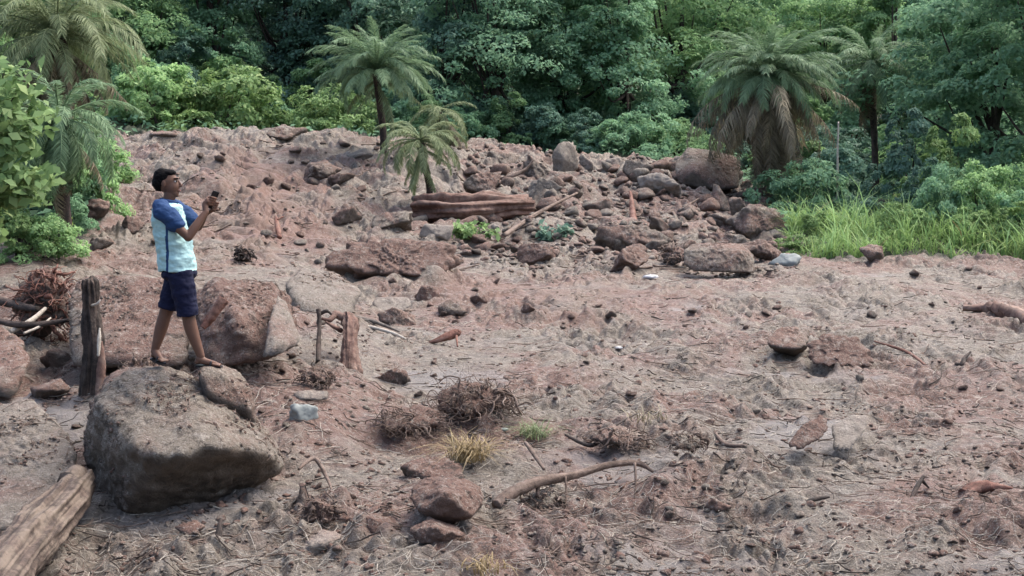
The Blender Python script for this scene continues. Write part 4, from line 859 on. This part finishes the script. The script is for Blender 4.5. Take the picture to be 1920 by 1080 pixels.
def gen_weed(n):
    q = gen_grass(n); k = pn2(q[:, 0] / .5, q[:, 1] / .5, 77) > .05; return q[k]
grass_np(9000, gen_weed, .95, .013, 'leaf_mid', 'tall_weeds', 'taller darker weeds rising in clumps from the bright grass', lean=.8)
grass_np(1500, gen_weed, .7, .010, 'grass_dry', 'dry_grass', 'yellowed dry stalks among the bright grass', lean=1.3)
def gen_cover(n):
    Y = r.uniform(22, 112, n) ; X = r.uniform(-.46, .46, n) * (Y + AP); g_ = green_at(X, Y); k = (g_ > .5) & ~((X / Y * F + 960 > 1480) & (Y < 31)); X, Y = X[k], Y[k]
    return np.column_stack([X, Y, ztv(X, Y) - .05, .7 + .6 * r.rand(len(X)), r.rand(len(X))])
c = gen_cover(60000); V, Fq, T = leaves(c[:, :3] + np.array([0, 0, .0]) + np.column_stack([0 * c[:, 0], 0 * c[:, 0], r.rand(len(c)) * .5]), np.tile([0, -.3, .8], (len(c), 1)), .26, r, r.rand(len(c)))
tag(mesh_np('undergrowth', V, Fq, 'leaf_teal', smooth=False, tint=T), 'low leafy undergrowth covering the ground beneath the forest', 'undergrowth', kind='stuff')
# ------------------------------------------------------------------ date palms
def frond_mesh(name, L, droop, seed, lw=.008, ll=.36, n=74, hang=.25, material='frond_green', up=.0):
    r = np.random.RandomState(seed); k = 26; ang = up; p = np.array([0., 0, 0]); pts = [p.copy()]
    for i in range(k): ang -= droop * (.35 + 1.3 * i / k) / k; p = p + np.array([math.cos(ang), 0, math.sin(ang)]) * L / k; pts.append(p.copy())
    pts = np.array(pts); pts[:, 1] += .06 * L * np.sin(np.linspace(0, 2, k + 1)) * r.uniform(-1, 1); mb = MB(); V, Fq, T = [], [], []
    rad = np.linspace(.022, .004, k + 1); T_ = np.gradient(pts, axis=0); T_ /= np.linalg.norm(T_, axis=1)[:, None]
    mbq = MB(); tube(mbq, pts, rad, 4, close=False)
    V = [np.concatenate(mbq.v)]; Fq = [np.array(mbq.f)]; T = [np.tile([.7, .3], (len(V[0]), 1))]; off = len(V[0]); side = np.array([0, 1., 0])
    for i in range(n):
        s = .10 + .90 * i / (n - 1); q = s * k; a = min(int(q), k - 1); c = pts[a] * (1 - (q - a)) + pts[a + 1] * (q - a); t = T_[a]; u = np.cross(t, side) * -1
        l = L * ll * .5 * (math.sin(min(1, s * 1.25 + .12) * math.pi * .5) * (1.0 - .55 * max(0, s - .55) / .45)) 
        for sg in (-1, 1):
            fw = .55 + .5 * s + r.normal(0, .12); d = unit(t * fw + side * sg * (1.0 - .25 * s) + u * (.35 + r.normal(0, .22))); le = l * r.uniform(.75, 1.15)
            w_ = unit(np.cross(d, u + r.normal(0, .3, 3))) * lw * r.uniform(.8, 1.3); mid = c + d * le * .5; tipq = c + d * le + np.array([0, 0, -hang * le * r.uniform(.5, 1.3)])
            V.append(np.array([c - w_ * .6, c + w_ * .6, mid + w_, mid - w_, tipq + w_ * .15, tipq - w_ * .15])); Fq.append(np.array([[0, 1, 2, 3], [3, 2, 4, 5]]) + off); off += 6
            T.append(np.tile([r.rand(), s * r.rand()], (6, 1)))
    o = mesh_np(name, np.concatenate(V), np.concatenate(Fq), material, smooth=False, tint=np.concatenate(T)); me = o.data; bpy.data.objects.remove(o); return me
def palm(name, base, top, label, L, nlive, ndead, seed, trad=.14, lw=.0085, live='frond_green', dead='frond_dry', lo=-25, hi=82, skirt=None, deadL=.85, trunkmat='bark_dark', cat='palm tree', droops=(1.3, 1.7, 2.1), lean=None, ll=.36, ddroop=(.25, .5, .8)):
    r = np.random.RandomState(seed); base = np.array(base); top = np.array(top); root = empty(name, base, label, cat)
    mb = MB(); h = top - base; tube(mb, [(0, 0, -.3), h * .3 + (0.03, 0, 0), h * .7, h], [trad * 1.15, trad, trad, trad * 1.3], 16, 60, .16, seed, flute=.1); mb.build('trunk', trunkmat, root)
    ms = [frond_mesh('frond', L * r.uniform(.9, 1.08), d, seed * 10 + i, lw, ll, material=live) for i, d in enumerate(droops)]
    md = [frond_mesh('dead_frond', L * deadL * r.uniform(.9, 1.1), d, seed * 10 + 5 + i, lw * 1.5, ll * .7, 56, .9, material=dead) for i, d in enumerate(ddroop)] if ndead else []
    for i in range(nlive):
        f = (i + .5) / nlive; el = R(hi - (hi - lo) * f ** .75 + r.normal(0, 5)); az = i * 2.39996 + r.normal(0, .15); me = ms[min(2, int(r.rand() * 3))]
        if el > R(60): me = ms[0]
        o = bpy.data.objects.new('frond', me); COL.objects.link(o); o.parent = root; o.location = h + np.array([0, 0, .12 * (1 - f)]); o.rotation_euler = (r.normal(0, .12), -el, az); s = r.uniform(.85, 1.1) * (.8 if f < .12 else 1); o.scale = (s, s, s)
    for i in range(ndead):
        f = (i + .5) / ndead; el = R((skirt or (-42, -84))[0] + ((skirt or (-42, -84))[1] - (skirt or (-42, -84))[0]) * f + r.normal(0, 8)); az = i * 2.39996 + r.normal(0, .35)
        if lean is not None: az = lean + r.normal(0, .7)
        o = bpy.data.objects.new('dead_frond', md[r.randint(3)]); COL.objects.link(o); o.parent = root; o.location = h + np.array([0, 0, -.1 - .25 * f]); o.rotation_euler = (r.normal(0, .25), -el, az); s = r.uniform(.55, 1.12); o.scale = (s, s, s)
    return root
def pbase(px, Y): X = (px - 960) / F * Y; return (X, Y, zt(X, Y) - .05)
palm('date_palm', pbase(722, 36.5), P(706, 138, 36.0), 'arching date palm left of centre with a thin bare dark trunk', 1.98, 66, 5, 1, .10, lo=2, skirt=(-25, -55), deadL=.95, dead='frond_olive', droops=(1.0, 1.35, 1.7))
palm('date_palm', pbase(808, 30.8), P(788, 268, 30.4), 'small drooping date palm with a short trunk beside the fallen trunk', 1.4, 24, 6, 2, .085, live='frond_olive', lo=-12, hi=70, skirt=(-35, -60), deadL=.9, droops=(1.4, 1.8, 2.2), dead='frond_olive')
palm('date_palm', pbase(1444, 36), P(1440, 150, 35.7), 'tall shaggy date palm with a long skirt of dead brown fronds', 2.15, 96, 99, 3, .19, lo=2, skirt=(-2, -78), deadL=1.3, droops=(1.1, 1.45, 1.8), ddroop=(.8, 1.1, 1.4), trunkmat='bark_grey')
palm('date_palm', pbase(1640, 41), P(1634, 120, 40.7), 'slender date palm with a thin straight trunk right of the shaggy one', 1.9, 46, 26, 4, .11, lo=-25, skirt=(-35, -80), deadL=.9, dead='frond_dry', lean=2.9, droops=(1.0, 1.5, 1.9))
palm('date_palm', pbase(105, 25.5), P(105, 70, 25), 'bright date palm at the top left with a dry hanging skirt', 2.0, 56, 44, 5, .17, live='frond_olive', lo=-10, skirt=(-35, -80), deadL=.8, dead='frond_dry', droops=(1.1, 1.5, 1.9))
palm('date_palm', pbase(118, 22.6), P(112, 235, 22.3), 'low drooping date palm on the left bank, its fronds reaching the mud', 1.45, 44, 6, 6, .12, live='frond_green', lo=-55, skirt=(-40, -70), deadL=.9, droops=(1.5, 1.9, 2.3))
palm('date_palm', pbase(800, 38.8), P(828, 210, 38.8), 'withered leaning date palm half hidden behind the small one', 1.5, 16, 18, 7, .10, live='frond_olive', lo=-60, hi=40, dead='frond_dry', droops=(1.2, 1.7, 2.1), lean=-.4)
# thin pale pole by the shaggy palm
q = pbase(1572, 33); wood_obj('pale_pole', 'wood_pale', 'thin pale upright pole standing in the grass right of the shaggy palm', 'pole', [([np.array(q), P(1570, 330, 33), P(1572, 228, 33)], [.035, .03, .022], 8, 24, .06, 3)], np.array(q))
wood_obj('stump', 'root_red', 'small orange-brown broken stub in the grass left of the pale pole', 'stump', [([P(1552, 462, 28.5), P(1546, 445, 28.6), P(1540, 430, 28.7)], [.11, .09, .05], 10, 20, .3, 3)], P(1552, 462, 28.5))
# grey trunk showing in the dark wood
# ------------------------------------------------------------------ broad-leaved tree at the left edge, close to the camera
def broad_leaf_tree(base, label, seed, branches, size=.19):
    r = np.random.RandomState(seed); root = empty('broad_leaved_tree', base, label, 'tree'); mb = MB(); C, Nn, Tn = [], [], []; b = np.array(base)
    for bi, pts in enumerate(branches):
        p = np.array(pts) - b; tube(mb, p, np.linspace(.035, .008, len(p)), 7, 24, .1, bi); q = resample(np.column_stack([p, p[:, 0] * 0]), 34)[:, :3]
        for j in range(8, 34):
            for w_ in range(13):
                a = r.uniform(0, 6.283); d = np.array([math.cos(a), math.sin(a), r.uniform(-.3, .5)]); C.append(q[j] + d * r.uniform(.05, .5)); Nn.append(d * .4 + np.array([0, -.3, .7])); Tn.append(r.rand())
    V, Fq, T = leaves(np.array(C), np.array(Nn), size, r, np.array(Tn), asp=.62, cup=.3); o = mesh_np('crown', V, Fq, 'leaf_light', root, smooth=False, tint=T)
    mb.build('trunk', 'bark_grey', root); return root
Yb = 18.5
bb = P(-40, 500, Yb)
bb[2] = zt(bb[0], bb[1])
broad_leaf_tree(bb, 'yellow-green broad-leaved tree hanging in at the left edge', 5,
    [[bb, P(-60, 350, Yb), P(-20, 220, Yb - .3), P(10, 130, Yb - .5)], [bb, P(-60, 350, Yb), P(0, 280, Yb - .6), P(50, 210, Yb - .8)], [bb, P(-60, 330, Yb), P(-10, 240, Yb - .6), P(40, 160, Yb - .8)],
     [bb, P(-50, 400, Yb), P(10, 350, Yb - .6), P(70, 330, Yb - .8)], [bb, P(-50, 400, Yb), P(0, 310, Yb - .6), P(20, 250, Yb - .8)], [bb, P(-50, 420, Yb), P(0, 380, Yb - .4), P(40, 370, Yb - .4)], [bb, P(-80, 300, Yb), P(-120, 200, Yb), P(-130, 120, Yb)]])
# ------------------------------------------------------------------ the man
KP = .00452; YP = 10.35
ORG = P(340, 682, YP)
def q_(px, py, dy=0.): return np.array([(px - 340) * KP, dy, (682 - py) * KP])
def ell(mb, c, rad, rot=None, sub=4, noise_=0, s=0):
    V, Fc = ico(sub); X = V * np.array(rad)
    if noise_: X = X * (1 + noise_ * fbm3(V * 3 + s, s, 3))[:, None]
    if rot is not None: X = X @ np.array(Matrix.Rotation(rot[0], 3, rot[1])).T
    mb.add(X + np.array(c), Fc)
def cap(mb, pts, rad, n=24, sides=20): 
    pts = [np.array(p, float) for p in pts]; tube(mb, pts, rad, sides, n)
    ell(mb, pts[0], [rad[0]] * 3, sub=3); ell(mb, pts[-1], [rad[-1]] * 3, sub=3)
def fuse(mb, name, material, parent, voxel, smooth=6, loc=None, disp=0, seed=0):
    o = mb.build('tmp', None); md = o.modifiers.new('r', 'REMESH'); md.mode = 'VOXEL'; md.voxel_size = voxel; md.use_smooth_shade = True
    ms = o.modifiers.new('s', 'SMOOTH'); ms.factor = .5; ms.iterations = smooth
    dg = bpy.context.evaluated_depsgraph_get(); me = bpy.data.meshes.new_from_object(o.evaluated_get(dg)); bpy.data.objects.remove(o)
    V = np.empty(len(me.vertices) * 3); me.vertices.foreach_get('co', V); V = V.reshape(-1, 3)
    if disp:
        nn = np.empty(len(V) * 3); me.vertices.foreach_get('normal', nn); nn = nn.reshape(-1, 3)
        V = V + nn * (disp * (fbm3(V * np.array([9, 9, 14]) + seed, seed, 3)))[:, None]; me.vertices.foreach_set('co', V.ravel())
    me.materials.clear(); me.materials.append(M[material]); me.name = name; o = bpy.data.objects.new(name, me); COL.objects.link(o); me.polygons.foreach_set('use_smooth', np.ones(len(me.polygons), dtype=bool))
    if parent is not None: o.parent = parent
    return o
man = empty('person', ORG, 'young man in mint and blue polo shirt and navy shorts holding up a phone', 'person')
# body: one continuous skin surface
mb = MB()
cap(mb, [q_(324, 392), q_(324, 378), q_(327, 366)], [.056, .05, .05])                       # neck
ell(mb, q_(321, 342), (.086, .072, .098)); ell(mb, q_(330, 352), (.066, .062, .072)); ell(mb, q_(333, 363), (.046, .045, .032))
cap(mb, [q_(343, 341), q_(348, 350)], [.007, .013], 8, 10); ell(mb, q_(346.5, 351.5), (.012, .017, .008))       # nose
ell(mb, q_(340, 336.5), (.018, .052, .010)); ell(mb, q_(343, 359.5), (.013, .024, .010)); ell(mb, q_(339.5, 368), (.019, .021, .016))
for sy in (-1, 1): ell(mb, q_(319.5, 347, sy * .073), (.016, .008, .030))
ell(mb, q_(326, 430), (.105, .165, .20)); ell(mb, q_(338, 500), (.11, .155, .12)); ell(mb, q_(324, 398), (.085, .18, .07))
cap(mb, [q_(324, 396, -.165), q_(345, 418, -.20), q_(370, 443, -.20)], [.052, .044, .034]); cap(mb, [q_(370, 443, -.20), q_(381, 425, -.165), q_(398, 398, -.105)], [.037, .037, .024])
cap(mb, [q_(328, 396, .165), q_(348, 412, .19), q_(368, 428, .16)], [.052, .044, .034]); cap(mb, [q_(368, 428, .16), q_(378, 416, .10), q_(390, 402, .02)], [.036, .034, .024])
cap(mb, [q_(344, 510, -.085), q_(352, 552, -.09), q_(361, 592, -.09)], [.09, .075, .054]); cap(mb, [q_(361, 592, -.09), q_(366, 618, -.085), q_(381, 664, -.08)], [.054, .054, .034])
cap(mb, [q_(334, 510, .085), q_(322, 552, .08), q_(308, 590, .07)], [.09, .075, .054]); cap(mb, [q_(308, 590, .07), q_(300, 616, .07), q_(288, 656, .06)], [.053, .054, .034])
cap(mb, [q_(379, 670, -.08), q_(390, 675, -.085), q_(410, 679, -.10)], [.034, .030, .020]); ell(mb, q_(376, 675, -.08), (.030, .028, .024))
for j in range(5): cap(mb, [q_(406, 679, -.10 - .032 + j * .016), q_(418 - j * .6, 681, -.10 - .040 + j * .019)], [.011, .009 if j < 4 else .012], 6, 10)
cap(mb, [q_(287, 660, .06), q_(294, 667, .03), q_(302, 673, -.01)], [.034, .030, .022]); ell(mb, q_(285, 668, .07), (.028, .026, .022))
for j in range(5): cap(mb, [q_(300 + j * 1.8, 673, -.01 - .02 + j * .009), q_(306 + j * 2.2, 676, -.045 + j * .012)], [.011, .009], 6, 10)
# right hand round the near edge of the phone, left hand under it
PC = q_(407, 376, -.03)                                                # phone centre
PX_ = unit(np.array([.42, 0, .90])); NX = unit(np.array([.90, 0, -.42])); NY = np.array([0, 1., 0]); NX, NY = NX * math.cos(.55) - NY * math.sin(.55), NY * math.cos(.55) + NX * math.sin(.55)      # phone up, back normal, width
def ph(a, b, c): return PC + NY * a + PX_ * b + NX * c
cap(mb, [q_(398, 398, -.105), ph(-.058, -.055, -.002), ph(-.055, -.025, .012)], [.024, .026, .021], 12, 14); ell(mb, ph(-.055, -.03, .008), (.022, .018, .036))
for j in range(4):
    b_ = -.045 + j * .021; L_ = [.9, 1.0, 1.06, .96][j]
    cap(mb, [ph(-.052, b_ + .004, .020), ph(-.030, b_ + .006, .029), ph(-.005, b_ + .007, .026), ph(.014 * L_, b_ + .006, .019)], [.0098, .0092, .0086, .0075], 12, 10)
cap(mb, [ph(-.055, -.040, -.006), ph(-.046, -.015, -.022), ph(-.030, .012, -.020)], [.013, .0105, .009], 10, 10)
cap(mb, [q_(390, 402, .02), ph(.045, -.085, -.012), ph(.043, -.055, .002)], [.024, .025, .020], 12, 14); ell(mb, ph(.048, -.06, .004), (.022, .020, .034))
for j in range(4):
    b_ = -.072 + j * .0205
    cap(mb, [ph(.050, b_, .012), ph(.047, b_ + .004, .028), ph(.026, b_ + .005, .0285 + .009), ph(.012, b_ + .004, .030 + .006)], [.0098, .0092, .0086, .0075], 12, 10)
cap(mb, [ph(.052, -.065, -.010), ph(.046, -.038, -.020), ph(.034, -.012, -.020)], [.013, .0105, .009], 10, 10)
body = fuse(mb, 'body', 'skin', man, .0045, 4); body.data.materials.append(M['skin_pale'])
for p in body.data.polygons:
    if p.normal.x < -.1 and (p.center - Vector(PC + NX * .0 - PX_ * .045)).length < .075: p.material_index = 1
# shirt
def loft(mb, rings, sides=40, n=None, wr=0, seed=0):
    rr = resample(np.array(rings, float), n or 50); ang = np.arange(sides) * 2 * math.pi / sides; V = []
    for (px, py, rx, ry, dy) in [(a[0], a[1], a[2], a[3], a[4]) for a in rr]:
        c = q_(px, py, dy); V.append(c + np.column_stack([np.cos(ang) * rx, np.sin(ang) * ry, 0 * ang]))
    V = np.concatenate(V); k = len(rr); Fc = [(i * sides + j, i * sides + (j + 1) % sides, (i + 1) * sides + (j + 1) % sides, (i + 1) * sides + j) for i in range(k - 1) for j in range(sides)]
    a = len(V); V = np.concatenate([V, [V[:sides].mean(0), V[-sides:].mean(0)]]); Fc += [(a, j, (j + 1) % sides) for j in range(sides)] + [(a + 1, (k - 1) * sides + (j + 1) % sides, (k - 1) * sides + j) for j in range(sides)]
    mb.add(V, Fc)
mb = MB()
loft(mb, [(324, 378, .060, .062, 0), (323, 383, .080, .115, 0), (322, 390, .108, .175, 0), (322, 404, .128, .195, 0), (326, 430, .140, .190, 0), (332, 460, .148, .182, 0), (337, 490, .152, .185, 0), (339, 507, .157, .190, 0)])
shirt = fuse(mb, 'polo_shirt', 'cloth_mint', man, .006, 3, disp=.015, seed=3)
me = shirt.data; me.materials.append(M['cloth_blue'])
for p in me.polygons:
    c = p.center; pyy = 682 - c.z / KP; pxx = 340 + c.x / KP
    if (abs(pxx - (331 - (pyy - 430) * .03)) < 2.6 and pyy > 415 and abs(c.y) > .08) or pyy < 382: p.material_index = 1
for sy in (-1, 1):
    mb = MB(); so2 = 7 if sy > 0 else 0; cap(mb, [q_(316 + so2, 388, sy * .10), q_(322 + so2, 396, sy * .165), q_(336 + so2, 406, sy * .19), q_(347 + so2, 416 + (3 if sy < 0 else 0), sy * .195)], [.068, .080, .078, .072], 20, 24)
    s_ = fuse(mb, 'sleeve', 'cloth_blue', man, .006, 3, disp=.012, seed=5)
    mb = MB(); tube(mb, [q_(349, 423, sy * .20) + np.array([math.cos(a) * .05 , math.sin(a) * .075, -math.cos(a) * .05]) for a in np.linspace(0, 6.283, 24)], .005, 6)
mb = MB(); tube(mb, [q_(325, 378) + np.array([math.cos(a) * .066, math.sin(a) * .066, -.012 * math.cos(a)]) for a in np.linspace(0, 6.283, 30)], .015, 10); fuse(mb, 'collar', 'cloth_blue', man, .005, 2)
# shorts
mb = MB(); ell(mb, q_(340, 512), (.145, .175, .085))
def flat_tube(mb, pts, rad): tube(mb, [np.array(p) for p in pts], rad, 28, 24)
flat_tube(mb, [q_(346, 508, -.085), q_(352, 540, -.09), q_(358, 570, -.09), q_(360, 590, -.09)], [.108, .104, .094, .090])
flat_tube(mb, [q_(334, 508, .085), q_(327, 540, .08), q_(319, 562, .075), q_(314, 580, .07)], [.108, .104, .094, .090])
fuse(mb, 'shorts', 'cloth_navy', man, .006, 3, disp=.011, seed=8)
# hair, eyes, lips
mb = MB(); ell(mb, q_(315, 335), (.082, .080, .078), noise_=.06, s=2); ell(mb, q_(309, 345), (.062, .074, .072), noise_=.07, s=5); ell(mb, q_(326, 326.5), (.058, .064, .032), noise_=.05, s=8)
fuse(mb, 'hair', 'hair', man, .004, 1, disp=.006, seed=12)
for sy in (-1, 1):
    mb = MB(); ell(mb, q_(338.6, 342.5, sy * .031), (.009, .012, .0065), sub=3); mb.build('eye', 'eye_white', man)
    mb = MB(); ell(mb, q_(341.6, 342.5, sy * .033), (.0055, .007, .007), sub=3); mb.build('iris', 'hair', man)
    mb = MB(); tube(mb, [q_(338, 337.5, sy * .055), q_(342.5, 336.3, sy * .035), q_(343.5, 337.5, sy * .018)], [.003, .0055, .003], 6, 8); mb.build('eyebrow', 'hair', man)
mb = MB(); ell(mb, q_(344.6, 359.2), (.010, .020, .0075), sub=3); mb.build('lips', 'lip', man)
# sandals
for pts, w_ in (([q_(373, 684.5, -.08), q_(392, 684.8, -.088), q_(421, 685.8, -.106)], 1), ([q_(282, 675.5, .075), q_(295, 679, .02), q_(309, 682, -.05)], 1)):
    root = bpy.data.objects.new('sandal', None); mb = MB()
    rr = resample(np.array([list(p) + [.040 if i != 1 else .038] for i, p in enumerate(pts)]), 16); T0 = unit(rr[-1][:3] - rr[0][:3]); S0 = unit(np.cross([0, 0, 1], T0)); V = []
    for i, a in enumerate(rr):
        w2 = a[3] * math.sin(math.pi * (.12 + .76 * i / 15)) ** .35
        for s1, z1 in ((-1, 0), (1, 0), (1, .014), (-1, .014)): V.append(a[:3] + S0 * s1 * w2 + np.array([0, 0, z1]))
    Fc = [(i * 4 + j, i * 4 + (j + 1) % 4, i * 4 + 4 + (j + 1) % 4, i * 4 + 4 + j) for i in range(15) for j in range(4)] + [(3, 2, 1, 0), (60, 61, 62, 63)]
    mb.add(np.array(V), Fc); c = rr[10][:3]
    so_ = mb.build('sandal', 'phone_black', man, smooth=False)
    mb = MB(); tube(mb, [c + S0 * .038, c + S0 * .02 + (0, 0, .045), c - S0 * .02 + (0, 0, .045), c - S0 * .038], .008, 6, 14); mb.build('strap', 'phone_black', so_)
    bpy.data.objects.remove(root)
# phone
bm = bmesh.new(); bmesh.ops.create_cube(bm, size=1); bmesh.ops.scale(bm, vec=(.010, .076, .155), verts=bm.verts); bmesh.ops.bevel(bm, geom=bm.edges[:], offset=.003, segments=3, affect='EDGES')
me = bpy.data.meshes.new('mobile_phone'); bm.to_mesh(me); bm.free(); me.materials.append(M['phone_black'])
phn = bpy.data.objects.new('mobile_phone', me); COL.objects.link(phn); phn.location = ORG + PC; phn.rotation_euler = Matrix((NX, NY, PX_)).transposed().to_euler()
tag(phn, 'dark mobile phone held upright in front of the face of the man', 'phone')
mb = MB(); 
for b_ in (.058, .044): ell(mb, (.0055, .022, b_), (.002, .006, .006), sub=2)
mb.build('camera_lens', 'hair', phn)
